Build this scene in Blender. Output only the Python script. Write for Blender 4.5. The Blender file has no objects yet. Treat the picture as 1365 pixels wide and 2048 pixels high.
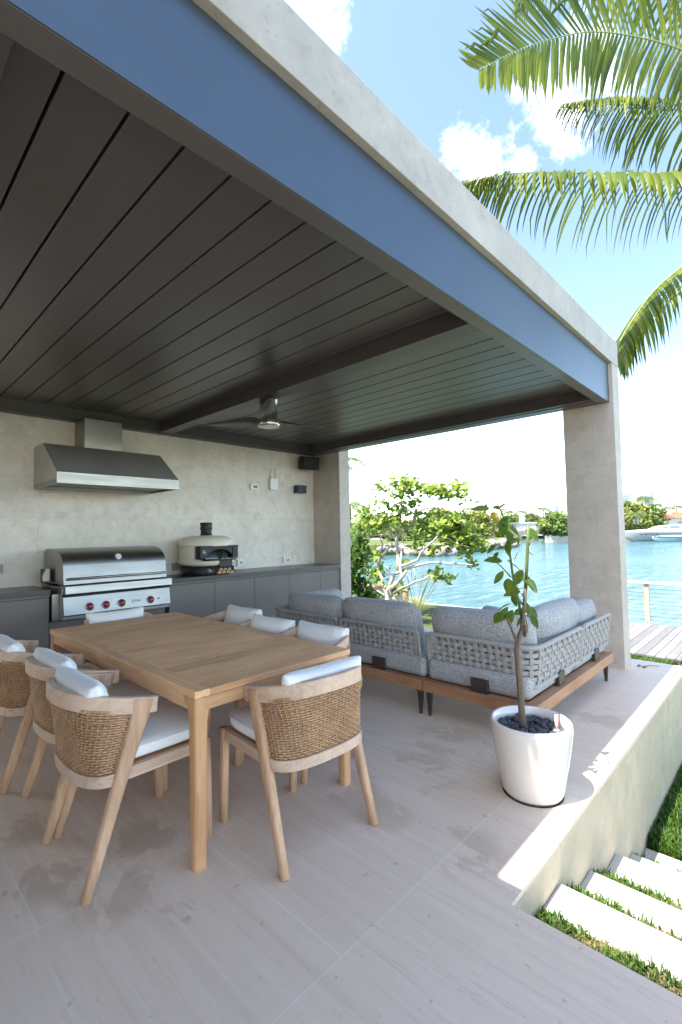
import bpy, math, random
import numpy as np
from mathutils import Vector, Matrix
R = math.radians
S = bpy.context.scene
COL = S.collection

# ------------------------------------------------------------------ camera
F_PX, YAW, PITCH, ROLL = 943.48, 0.76285634, 0.04457276, -0.01801393
EYE = Vector((0, 0, 1.40))
def cam_axes():
    fw = Vector((math.cos(YAW)*math.cos(PITCH), math.sin(YAW)*math.cos(PITCH), math.sin(PITCH)))
    r = Vector((math.sin(YAW), -math.cos(YAW), 0)); u = r.cross(fw)
    c, s = math.cos(ROLL), math.sin(ROLL)
    return c*r+s*u, -s*r+c*u, fw
CR, CU, CF = cam_axes()
cd = bpy.data.cameras.new("camera"); cam = bpy.data.objects.new("camera", cd); COL.objects.link(cam)
cam.matrix_world = Matrix(((CR.x, CU.x, -CF.x, EYE.x), (CR.y, CU.y, -CF.y, EYE.y), (CR.z, CU.z, -CF.z, EYE.z), (0, 0, 0, 1)))
cd.sensor_fit = 'VERTICAL'; cd.sensor_height = 36; cd.lens = F_PX/2048*36
cd.clip_start = 0.05; cd.clip_end = 5000
S.camera = cam
def ray(px, py): return (CR*((px-682.5)/F_PX) - CU*((py-1024)/F_PX) + CF)
def W(px, py, depth): return EYE + ray(px, py)*depth
def onz(px, py, z):
    d = ray(px, py); return EYE + d*((z-EYE.z)/d.z)

# ------------------------------------------------------------------ light
LIGHT = Vector((0.5, -0.100, -1.0)).normalized()
SUNV = -LIGHT
elev = math.asin(SUNV.z)
sd = bpy.data.lights.new("sun", 'SUN'); so = bpy.data.objects.new("sun", sd); COL.objects.link(so)
sd.energy = 2.1; sd.angle = R(0.53); sd.color = (1.0, 0.95, 0.88)
so.rotation_euler = LIGHT.to_track_quat('-Z', 'Y').to_euler(); so.location = (0, 0, 30)
wd = bpy.data.worlds.new("World"); S.world = wd; wd.use_nodes = True
nt = wd.node_tree; nt.nodes.clear()
def N(t, k, **kw):
    n = t.nodes.new(k)
    for a, b in kw.items(): setattr(n, a, b)
    return n
out = N(nt, 'ShaderNodeOutputWorld'); bg = N(nt, 'ShaderNodeBackground')
sky = N(nt, 'ShaderNodeTexSky', sky_type='NISHITA', sun_disc=False)
sky.sun_elevation = elev; sky.sun_rotation = math.atan2(SUNV.x, SUNV.y)
sky.air_density = 1.0; sky.dust_density = 1.2; sky.ozone_density = 1.0; sky.altitude = 0
bg.inputs['Strength'].default_value = 0.09
geo = N(nt, 'ShaderNodeTexCoord')
# clouds: puffs around a few directions of the sky, broken up by noise on the direction
nz = N(nt, 'ShaderNodeTexNoise'); nz.inputs['Scale'].default_value = 13; nz.inputs['Detail'].default_value = 9; nz.inputs['Roughness'].default_value = .7
nt.links.new(geo.outputs['Generated'], nz.inputs['Vector'])
puffs = [((632, 10), .085, .9), ((668, 55), .05, .8), ((930, 300), .058, .85), ((945, 335), .06, .8), ((1055, 190), .075, .7), ((1125, 225), .075, .9),
         ((1050, 320), .045, .6), ((1365, 820), .05, .9), ((1190, 150), .09, .8)]
prev = None
for (px, py), rad, amt in puffs:
    d = ray(px, py).normalized()
    vm = N(nt, 'ShaderNodeVectorMath', operation='DISTANCE'); vm.inputs[1].default_value = d
    nt.links.new(geo.outputs['Generated'], vm.inputs[0])
    mr = N(nt, 'ShaderNodeMapRange'); mr.inputs['From Min'].default_value = rad*1.15; mr.inputs['From Max'].default_value = 0
    mr.inputs['To Max'].default_value = amt
    nt.links.new(vm.outputs['Value'], mr.inputs['Value'])
    if prev is None: prev = mr.outputs[0]
    else:
        mx = N(nt, 'ShaderNodeMath', operation='MAXIMUM'); nt.links.new(prev, mx.inputs[0]); nt.links.new(mr.outputs[0], mx.inputs[1]); prev = mx.outputs[0]
ad = N(nt, 'ShaderNodeMath', operation='MULTIPLY_ADD'); ad.inputs[1].default_value = .52
nt.links.new(prev, ad.inputs[0]); nt.links.new(nz.outputs['Fac'], ad.inputs[2])
ms = N(nt, 'ShaderNodeMapRange', interpolation_type='SMOOTHSTEP'); ms.inputs['From Min'].default_value = .64; ms.inputs['From Max'].default_value = 1.04
nt.links.new(ad.outputs[0], ms.inputs['Value'])
mixc = N(nt, 'ShaderNodeMixRGB'); mixc.inputs['Color2'].default_value = (9, 9, 9.2, 1)
nt.links.new(ms.outputs[0], mixc.inputs['Fac']); nt.links.new(sky.outputs[0], mixc.inputs['Color1'])
sepz = N(nt, 'ShaderNodeSeparateXYZ'); nt.links.new(geo.outputs['Generated'], sepz.inputs[0])
hz = N(nt, 'ShaderNodeMapRange', interpolation_type='SMOOTHERSTEP')   # bright hazy air low over the water, deeper sky overhead
for i_, v_ in enumerate((0.0, 0.36, 1.8, 0.64)): hz.inputs[i_+1].default_value = v_
nt.links.new(sepz.outputs[2], hz.inputs[0])
hm = N(nt, 'ShaderNodeVectorMath', operation='SCALE'); nt.links.new(mixc.outputs[0], hm.inputs[0]); nt.links.new(hz.outputs[0], hm.inputs['Scale'])
nt.links.new(hm.outputs[0], bg.inputs['Color']); nt.links.new(bg.outputs[0], out.inputs[0])
S.view_settings.view_transform = 'Standard'; S.view_settings.look = 'None'
S.view_settings.exposure = 3.1; S.view_settings.gamma = 1
S.cycles.max_bounces = 10; S.cycles.diffuse_bounces = 6; S.cycles.glossy_bounces = 4; S.cycles.transparent_max_bounces = 8
S.cycles.sample_clamp_indirect = 8; S.cycles.use_denoising = True

# ------------------------------------------------------------------ materials
def mat(name, col, rough=.6, metal=0, spec=.5, **kw):
    m = bpy.data.materials.new(name); m.use_nodes = True
    b = m.node_tree.nodes['Principled BSDF']
    b.inputs['Base Color'].default_value = (*col, 1); b.inputs['Roughness'].default_value = rough
    b.inputs['Metallic'].default_value = metal; b.inputs['Specular IOR Level'].default_value = spec
    for k, v in kw.items(): b.inputs[k.replace('_', ' ')].default_value = v
    return m
class G:
    """small graph writer on a material's node tree"""
    def __init__(s, m): s.m = m; s.t = m.node_tree; s.b = s.t.nodes['Principled BSDF']; s.tc = N(s.t, 'ShaderNodeTexCoord')
    def coord(s, scale=(1, 1, 1), rot=(0, 0, 0), loc=(0, 0, 0), src='Object'):
        mp = N(s.t, 'ShaderNodeMapping'); mp.inputs['Scale'].default_value = scale; mp.inputs['Rotation'].default_value = rot; mp.inputs['Location'].default_value = loc
        s.t.links.new(s.tc.outputs[src], mp.inputs['Vector']); return mp.outputs[0]
    def noise(s, v, scale=5, detail=4, rough=.5, dist=0):
        n = N(s.t, 'ShaderNodeTexNoise'); n.inputs['Scale'].default_value = scale; n.inputs['Detail'].default_value = detail
        n.inputs['Roughness'].default_value = rough; n.inputs['Distortion'].default_value = dist
        s.t.links.new(v, n.inputs['Vector']); return n.outputs['Fac']
    def ramp(s, f, stops):
        r = N(s.t, 'ShaderNodeValToRGB'); e = r.color_ramp.elements
        while len(e) < len(stops): e.new(.5)
        for el, (p, c) in zip(e, stops): el.position = p; el.color = (*c, 1) if len(c) == 3 else c
        s.t.links.new(f, r.inputs[0]); return r.outputs[0]
    def rng(s, f, a, b, c=0, d=1, smooth=True):
        r = N(s.t, 'ShaderNodeMapRange'); 
        if smooth: r.interpolation_type = 'SMOOTHSTEP'
        for i, v in enumerate((a, b, c, d)): r.inputs[i+1].default_value = v
        s.t.links.new(f, r.inputs[0]); return r.outputs[0]
    def mix(s, f, a, b, mode='MIX'):
        x = N(s.t, 'ShaderNodeMixRGB', blend_type=mode)
        for i, v in ((0, f), (1, a), (2, b)):
            if hasattr(v, 'is_linked'): s.t.links.new(v, x.inputs[i])
            elif isinstance(v, (int, float)): x.inputs[i].default_value = v if i == 0 else (v, v, v, 1)
            else: x.inputs[i].default_value = (*v, 1)
        return x.outputs[0]
    def math(s, op, a, b=0.0):
        x = N(s.t, 'ShaderNodeMath', operation=op)
        for i, v in ((0, a), (1, b)):
            if hasattr(v, 'is_linked'): s.t.links.new(v, x.inputs[i])
            else: x.inputs[i].default_value = v
        return x.outputs[0]
    def brick(s, v, w, h, mortar=.004, off=.5):
        n = N(s.t, 'ShaderNodeTexBrick'); n.offset = off; n.inputs['Scale'].default_value = 1
        n.inputs['Brick Width'].default_value = w; n.inputs['Row Height'].default_value = h; n.inputs['Mortar Size'].default_value = mortar
        n.inputs['Mortar Smooth'].default_value = .2; n.inputs['Bias'].default_value = 0
        n.inputs['Color1'].default_value = (0, 0, 0, 1); n.inputs['Color2'].default_value = (1, 1, 1, 1)
        s.t.links.new(v, n.inputs['Vector']); return n.outputs['Fac'], n.outputs['Color']
    def base(s, c): s.t.links.new(c, s.b.inputs['Base Color'])
    def rough(s, c): s.t.links.new(c, s.b.inputs['Roughness'])
    def bump(s, h, st=.3, dist=.01):
        n = N(s.t, 'ShaderNodeBump'); n.inputs['Strength'].default_value = st; n.inputs['Distance'].default_value = dist
        s.t.links.new(h, n.inputs['Height']); s.t.links.new(n.outputs[0], s.b.inputs['Normal'])

def wall_stone(name, plane, tone=(.74, .68, .60), w=.88, h=.425, oz=-.08, ox=.0):
    """honed limestone tiles; plane = which two object axes run along the wall"""
    m = mat(name, tone, .62, spec=.35); g = G(m)
    rot = {'xz': (R(90), 0, 0), 'yz': (R(90), 0, R(90)), 'xy': (0, 0, 0)}[plane]
    base = g.coord()
    sep = N(g.t, 'ShaderNodeSeparateXYZ'); g.t.links.new(base, sep.inputs[0])
    cmb = N(g.t, 'ShaderNodeCombineXYZ')
    a, b = {'xz': (0, 2), 'yz': (1, 2), 'xy': (0, 1)}[plane]
    g.t.links.new(g.math('ADD', sep.outputs[a], ox), cmb.inputs[0]); g.t.links.new(g.math('ADD', sep.outputs[b], oz), cmb.inputs[1])
    fac, tint = g.brick(cmb.outputs[0], w, h, .0028)
    n1 = g.noise(base, 1.7, 6, .6, .6); n2 = g.noise(base, 7, 7, .68, .4); n3 = g.noise(base, 38, 4, .7)
    c = g.ramp(n1, [(.3, tuple(x*.86 for x in tone)), (.55, tone), (.75, tuple(min(x*1.12, .9) for x in tone))])
    c = g.mix(g.math('MULTIPLY', g.rng(n2, .47, .72), .72), c, tuple(x*y for x, y in zip(tone, (.78, .74, .69))))
    c = g.mix(g.math('MULTIPLY', g.rng(n2, .46, .30), .5), c, tuple(min(1, x*1.22) for x in tone))
    c = g.mix(g.math('MULTIPLY', g.rng(n3, .58, .70), .5), c, tuple(x*.58 for x in tone))
    c = g.mix(g.math('MULTIPLY', tint, .06), c, tuple(x*.7 for x in tone))
    c = g.mix(g.math('MULTIPLY', fac, .34), c, tuple(x*.5 for x in tone))
    g.base(c)
    g.bump(g.math('SUBTRACT', g.math('MULTIPLY', n3, .25), fac), .25, .004)
    return m

def wood(name, c1, c2, axis='x', rough=.55, fine=1.0, tintvar=True, per=False):
    m = mat(name, c1, rough, spec=.3); g = G(m)
    if per:
        oi = N(g.t, 'ShaderNodeObjectInfo'); orig = g.coord
        def shifted(*a, **k):
            v = N(g.t, 'ShaderNodeVectorMath', operation='MULTIPLY_ADD'); g.t.links.new(oi.outputs['Random'], v.inputs[0]); v.inputs[1].default_value = (37, 91, 53); g.t.links.new(orig(*a, **k), v.inputs[2]); return v.outputs[0]
        g.coord = shifted
    sc = {'x': (1.5, 22, 22), 'y': (22, 1.5, 22), 'z': (22, 22, 1.5)}[axis]
    v = g.coord(tuple(a*fine for a in sc))
    n = g.noise(v, 1.6, 6, .6, .8); n2 = g.noise(g.coord(tuple(a*fine*4 for a in sc)), 2, 3, .6)
    n0 = g.noise(g.coord((2, 2, 2)), 1.3, 2)
    c = g.mix(g.rng(n, .3, .72), c1, c2)
    c = g.mix(g.math('MULTIPLY', g.rng(n2, .5, .75), .35), c, tuple(x*.6 for x in c2))
    if tintvar: c = g.mix(g.math('MULTIPLY', g.rng(n0, .35, .7), .4), c, tuple(min(1, x*1.25) for x in c1))
    if per: c = g.mix(1.0, c, g.ramp(oi.outputs['Random'], [(0, (.70, .66, .62)), (.5, (.98, .97, .95)), (1, (1.14, 1.12, 1.08))]), 'MULTIPLY')
    g.base(c); g.bump(n2, .12, .002)
    return m

def leafy(name, c1, c2, trans=.3, rough=.5, scale=2.0):
    m = mat(name, c1, rough, spec=.35); g = G(m)
    gi = N(g.t, 'ShaderNodeNewGeometry')
    rnd = gi.outputs['Random Per Island']
    c = g.ramp(rnd, [(0, c1), (.6, tuple((a+b)/2 for a, b in zip(c1, c2))), (1, c2)])
    nn = g.noise(g.coord((1, 1, 1)), scale, 3)
    c = g.mix(g.math('MULTIPLY', g.rng(nn, .35, .65), .5), c, tuple(x*.62 for x in c1))
    g.base(c)
    if trans:
        tr = N(g.t, 'ShaderNodeBsdfTranslucent'); g.t.links.new(c, tr.inputs[0])
        mx = N(g.t, 'ShaderNodeMixShader'); mx.inputs[0].default_value = trans
        o = [n for n in g.t.nodes if n.type == 'OUTPUT_MATERIAL'][0]
        g.t.links.new(g.b.outputs[0], mx.inputs[1]); g.t.links.new(tr.outputs[0], mx.inputs[2]); g.t.links.new(mx.outputs[0], o.inputs[0])
    return m

M = {}
M['wall'] = wall_stone('limestone_wall', 'xz', ox=.383, oz=.08)
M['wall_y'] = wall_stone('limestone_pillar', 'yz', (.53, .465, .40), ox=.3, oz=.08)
M['fascia'] = wall_stone('limestone_fascia', 'xz', (.47, .435, .385), w=1.25, h=4.0, oz=-3.0+3.5)
M['retain'] = wall_stone('limestone_retaining', 'xz', (.54, .455, .33), w=.9, h=.44, oz=.46)

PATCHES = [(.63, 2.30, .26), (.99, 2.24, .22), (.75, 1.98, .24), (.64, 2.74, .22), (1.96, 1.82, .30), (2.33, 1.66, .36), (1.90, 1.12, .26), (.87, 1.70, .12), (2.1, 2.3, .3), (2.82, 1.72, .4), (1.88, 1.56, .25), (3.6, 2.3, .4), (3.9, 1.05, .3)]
def floor_mat():
    tone = (.74, .605, .485)
    m = mat('veined_limestone_floor', tone, .55, spec=.35); g = G(m)
    base = g.coord()
    fac, tint = g.brick(g.coord(loc=(.82, -.26+.88, 0)), 1.32, .88, .0032)
    veins = g.noise(g.coord((26, .9, 1)), 1.0, 7, .62, .35)
    veins2 = g.noise(g.coord((70, 1.6, 1), loc=(3, 1, 0)), 1.0, 4, .6, .5)
    big = g.noise(base, .9, 4, .55, .3)
    stain = g.noise(g.coord((1.25, .8, 1), loc=(4.2, 1.7, 0)), 3.2, 8, .64, .5)
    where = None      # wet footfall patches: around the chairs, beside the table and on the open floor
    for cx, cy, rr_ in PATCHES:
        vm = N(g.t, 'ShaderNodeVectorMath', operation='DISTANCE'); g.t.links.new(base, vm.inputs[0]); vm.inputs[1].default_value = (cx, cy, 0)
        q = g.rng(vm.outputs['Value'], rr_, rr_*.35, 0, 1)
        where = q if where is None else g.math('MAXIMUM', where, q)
    spots = g.noise(base, 23, 3, .6)
    c = g.ramp(veins, [(.28, tuple(x*.90 for x in tone)), (.48, tone), (.72, (.79, .665, .55))])
    c = g.mix(g.math('MULTIPLY', g.rng(veins2, .60, .76), .30), c, (.36, .29, .235))
    c = g.mix(g.math('MULTIPLY', g.rng(big, .35, .7), .35), c, (.76, .64, .535))
    thin = g.noise(g.coord((26, .9, 1), loc=(1.3, 5, 0)), 1.0, 6, .62, 1.1)
    tl = g.rng(g.math('ABSOLUTE', g.math('SUBTRACT', thin, .5)), .0, .016, 1, 0)
    c = g.mix(g.math('MULTIPLY', g.math('MULTIPLY', tl, g.rng(big, .34, .62)), .42), c, (.44, .33, .24))
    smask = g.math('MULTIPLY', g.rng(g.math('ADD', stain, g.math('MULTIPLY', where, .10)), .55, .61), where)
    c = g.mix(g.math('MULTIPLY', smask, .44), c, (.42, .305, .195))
    c = g.mix(g.math('MULTIPLY', g.rng(spots, .64, .74), .55), c, (.30, .26, .22))
    c = g.mix(g.math('MULTIPLY', g.rng(spots, .30, .23), .6), c, (.62, .58, .55))
    c = g.mix(g.math('MULTIPLY', tint, .22), c, tuple(x*.8 for x in tone))
    c = g.mix(g.math('MULTIPLY', fac, .42), c, (.82, .77, .71))
    g.base(c)
    g.rough(g.rng(smask, 0, 1, .58, .5))
    g.bump(g.math('SUBTRACT', g.math('MULTIPLY', veins, .3), fac), .12, .003)
    return m
M['floor'] = floor_mat()

def painted(name, col, rough, metal=.0, spec=.5, var=.12):
    m = mat(name, col, rough, metal, spec); g = G(m)
    n = g.noise(g.coord((1, 1, 1)), 1.2, 4, .6); n2 = g.noise(g.coord((1, 1, 1)), 60, 2)
    g.base(g.mix(g.rng(n, .3, .7), tuple(x*(1-var) for x in col), tuple(x*(1+var) for x in col)))
    return m
M['metal_dark'] = painted('bronze_grey_aluminium', (.068, .058, .053), .36, .0, .7, .04)
M['louver'] = painted('bronze_grey_louver', (.088, .075, .067), .34, .0, .75, .03)
M['metal_soffit_lit'] = painted('bronze_grey_lit', (.115, .103, .094), .34, .0, .7, .04)  # same bronze, lightened to stand for light on the front beam's underside
M['metal_sky_tint'] = painted('sky_blue_tinted_beam', (.115, .145, .175), .38, .8, .5, .05)  # bronze beam face with the blue sky reflection put into its base colour
M['black'] = mat('matte_black', (.018, .018, .02), .5)
M['gap'] = mat('dark_gap', (.012, .012, .012), .8)
M['cab'] = painted('taupe_cabinet_laminate', (.155, .136, .124), .5, 0, .4, .06)
M['counter'] = painted('charcoal_stone_counter', (.045, .047, .052), .28, 0, .5, .2)
def steel(name, col=(.40, .39, .37), rough=.36, axis='x', ani=.25):
    m = mat(name, col, rough, 1.0); g = G(m)
    sc = {'x': (1.5, 120, 120), 'z': (120, 120, 1.5)}[axis]
    n = g.noise(g.coord(sc), 1.5, 4, .6); n1 = g.noise(g.coord((1, 1, 1)), 3.0, 4, .6)
    g.rough(g.math('ADD', g.rng(n, .3, .7, rough-.06, rough+.08), g.math('MULTIPLY', n1, .06)))
    g.base(g.mix(g.rng(n1, .35, .7), tuple(x*.86 for x in col), col)); g.bump(n, .04, .0006)
    return m
M['steel'] = steel('brushed_stainless', (.36, .345, .32), .34); M['steel_hood'] = steel('brushed_hood_steel', (.50, .48, .46), .45); M['steel_hood'].node_tree.nodes['Principled BSDF'].inputs['Metallic'].default_value = .55; M['steel_dk'] = steel('brushed_stainless_dark', (.42, .40, .385), .42)
M['nickel'] = mat('brushed_nickel', (.62, .57, .50), .25, 1)
M['red'] = mat('red_knob', (.28, .012, .02), .28, 0, .5, Coat_Weight=.4)
M['white_plastic'] = mat('white_plastic', (.78, .78, .78), .4)
M['grey_plastic'] = mat('grey_plastic', (.2, .2, .21), .5)
M['cream'] = painted('cream_oven_shell', (.76, .69, .56), .42, 0, .4, .04)
M['logs'] = wood('split_firewood', (.52, .34, .18), (.36, .2, .1), 'x', .8)
M['teak_x'] = wood('teak_board', (.80, .475, .26), (.57, .30, .145), 'x', .45, per=True)
M['teak_y'] = wood('teak_board_long', (.80, .475, .26), (.57, .30, .145), 'y', .45)
M['teak_z'] = wood('teak_leg', (.64, .36, .185), (.46, .235, .11), 'z', .5)
M['pale_z'] = wood('weathered_teak_leg', (.63, .40, .255), (.46, .275, .165), 'z', .6)
M['pale_h'] = wood('weathered_teak_rail', (.66, .475, .355), (.48, .325, .23), 'x', .6)
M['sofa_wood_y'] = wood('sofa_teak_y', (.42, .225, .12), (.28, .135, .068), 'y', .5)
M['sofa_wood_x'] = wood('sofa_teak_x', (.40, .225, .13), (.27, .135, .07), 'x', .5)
def wicker():
    m = mat('woven_wicker', (.30, .185, .10), .6, 0, .3); g = G(m)
    n = g.noise(g.coord((1, 1, 1)), 22, 2, .5); n1 = g.noise(g.coord((1, 1, 1)), 6, 2)
    c = g.ramp(n, [(.3, (.44, .245, .125)), (.5, (.50, .295, .16)), (.72, (.55, .335, .19))])
    g.base(g.mix(g.math('MULTIPLY', g.rng(n1, .4, .65), .3), c, (.30, .18, .09))); return m
M['wicker'] = wicker()
def fabric(name, c1, c2, scale=260, rough=.9, bump=.35, lowvar=.0):
    m = mat(name, c1, rough, 0, .15); g = G(m)
    n = g.noise(g.coord((1, 1, 1)), scale, 2, .6); n2 = g.noise(g.coord((1, 1, 1)), scale*.42, 2, .7)
    f = g.math('ADD', g.math('MULTIPLY', n, .6), g.math('MULTIPLY', n2, .4))
    wr_ = g.noise(g.coord((1, 1, 1)), 7, 3, .55, 1.2)
    g.base(g.mix(g.rng(f, .40, .60), c1, c2)); g.bump(g.math('ADD', f, g.math('MULTIPLY', wr_, 5.0)), bump, .003); g.b.inputs['Sheen Weight'].default_value = .15
    return m
M['white_fabric'] = fabric('white_canvas', (.80, .79, .77), (.86, .85, .83), 300, .9, .12)
M['grey_fabric'] = fabric('grey_melange_fabric', (.215, .212, .215), (.54, .53, .525), 230, .95, .35)
M['rope'] = fabric('grey_rope', (.29, .275, .265), (.42, .40, .385), 420, .85, .4)
M['sofa_metal'] = mat('dark_bronze_bracket', (.07, .058, .05), .45, .4)
M['glaze'] = mat('white_gloss_planter', (.77, .725, .69), .10, 0, .5, Coat_Weight=.6)
M['pebble'] = painted('dark_river_pebble', (.055, .065, .082), .42, 0, .4, .5)
M['bark'] = wood('grey_brown_bark', (.20, .155, .115), (.10, .075, .055), 'z', .8)
M['greenstem'] = mat('green_stem', (.10, .14, .035), .6)
M['pale_bark'] = wood('pale_smooth_bark', (.36, .325, .285), (.23, .20, .165), 'z', .8, .3)
M['lemon_leaf'] = leafy('citrus_leaf', (.075, .16, .018), (.22, .28, .04), .5, .4, 9)
M['lemon'] = mat('lemon_rind', (.50, .40, .06), .45)
M['grape_leaf'] = leafy('seagrape_leaf', (.10, .19, .025), (.33, .39, .06), .45, .45, 1.2)
M['palm_leaf'] = leafy('palm_leaflet', (.07, .12, .014), (.25, .28, .03), .48, .38, .9)
M['palm_rib'] = mat('palm_rachis', (.30, .32, .10), .5)
M['palm_trunk'] = wood('palm_bark', (.26, .21, .16), (.15, .115, .085), 'z', .85, .3)
M['far_leaf'] = leafy('dense_foliage', (.075, .135, .025), (.20, .25, .055), .3, .6, .25)
M['far_leaf2'] = leafy('yellowish_foliage', (.15, .19, .035), (.32, .33, .08), .3, .6, .25)
M['far_palm'] = leafy('distant_palm_leaf', (.08, .13, .035), (.22, .27, .085), .3, .5, .3)
M['hedge'] = leafy('clipped_hedge', (.05, .09, .015), (.11, .15, .03), .2, .6, .8)
M['shrub'] = leafy('garden_shrub_leaf', (.035, .09, .015), (.13, .22, .03), .35, .45, 2)
M['blade'] = leafy('grass_blade', (.042, .11, .013), (.115, .19, .03), .4, .5, 3)
M['straw'] = leafy('dry_grass_blade', (.25, .19, .10), (.16, .17, .05), .3, .6, 3)
M['plume'] = leafy('grass_plume', (.30, .36, .12), (.55, .5, .33), .4, .6, 3)
M['white_paint'] = painted('white_render', (.50, .49, .48), .7, 0, .3, .04)
M['glass'] = mat('window_glass', (.12, .17, .19), .08, 0, .6)
M['roof_tile'] = painted('terracotta_tile', (.30, .10, .055), .8, 0, .3, .25)
M['tower'] = painted('hazy_tower', (.36, .38, .41), .5, 0, .4, .05)
M['tower_glass'] = mat('tower_glass', (.20, .26, .34), .5)
M['yacht_white'] = painted('gelcoat_white', (.50, .50, .495), .25, 0, .5, .03)
M['yacht_grey'] = painted('gelcoat_grey', (.26, .265, .27), .3, 0, .5, .05)
M['boat_blue'] = mat('pale_blue_hull', (.26, .38, .42), .25)
M['navy'] = mat('dark_navy', (.02, .025, .04), .4)
M['concrete'] = painted('pale_concrete', (.33, .31, .285), .8, 0, .3, .12)
M['bridge'] = painted('weathered_bridge', (.15, .145, .14), .8, 0, .3, .15)
M['rock'] = painted('shore_rock', (.27, .24, .20), .9, 0, .3, .4)
M['step'] = painted('pale_step_stone', (.46, .43, .38), .7, 0, .3, .08)
M['deck'] = wood('silvered_deck_board', (.19, .185, .185), (.13, .125, .125), 'x', .75)
M['ipe'] = wood('railing_hardwood', (.42, .30, .235), (.30, .205, .155), 'z', .6)
M['rail_top'] = wood('silvered_rail', (.42, .38, .34), (.32, .29, .26), 'y', .6)
M['piling'] = wood('dock_piling', (.42, .27, .16), (.24, .14, .08), 'z', .8)

def ground_mat():
    m = mat('lawn_soil', (.1, .13, .03), .95, 0, .2); g = G(m)
    n = g.noise(g.coord(), 2.2, 6, .65); n2 = g.noise(g.coord(), 45, 4, .7)
    c = g.ramp(n, [(.32, (.035, .065, .012)), (.52, (.06, .08, .02)), (.66, (.15, .115, .06))])
    g.base(g.mix(g.math('MULTIPLY', g.rng(n2, .4, .7), .5), c, (.05, .075, .015))); g.bump(n2, .6, .03); return m
M['lawn'] = ground_mat()
def water_mat():
    m = mat('turquoise_water', (.03, .17, .20), .08, 0, .5); g = G(m)
    v = g.coord((.55, .55, 1), rot=(0, 0, R(-44))); 
    sep = g.coord((.35, 1.5, 1), rot=(0, 0, R(46)))
    a = g.noise(sep, 1.3, 6, .62, .6); b2 = g.noise(g.coord((.05, .12, 1), rot=(0, 0, R(46))), 1, 4, .6)
    c = g.mix(g.rng(b2, .35, .7), (.032, .105, .115), (.06, .155, .16))
    g.base(c); g.bump(g.math('ADD', a, g.math('MULTIPLY', b2, .8)), .75, .4); return m
M['water'] = water_mat()

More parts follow.
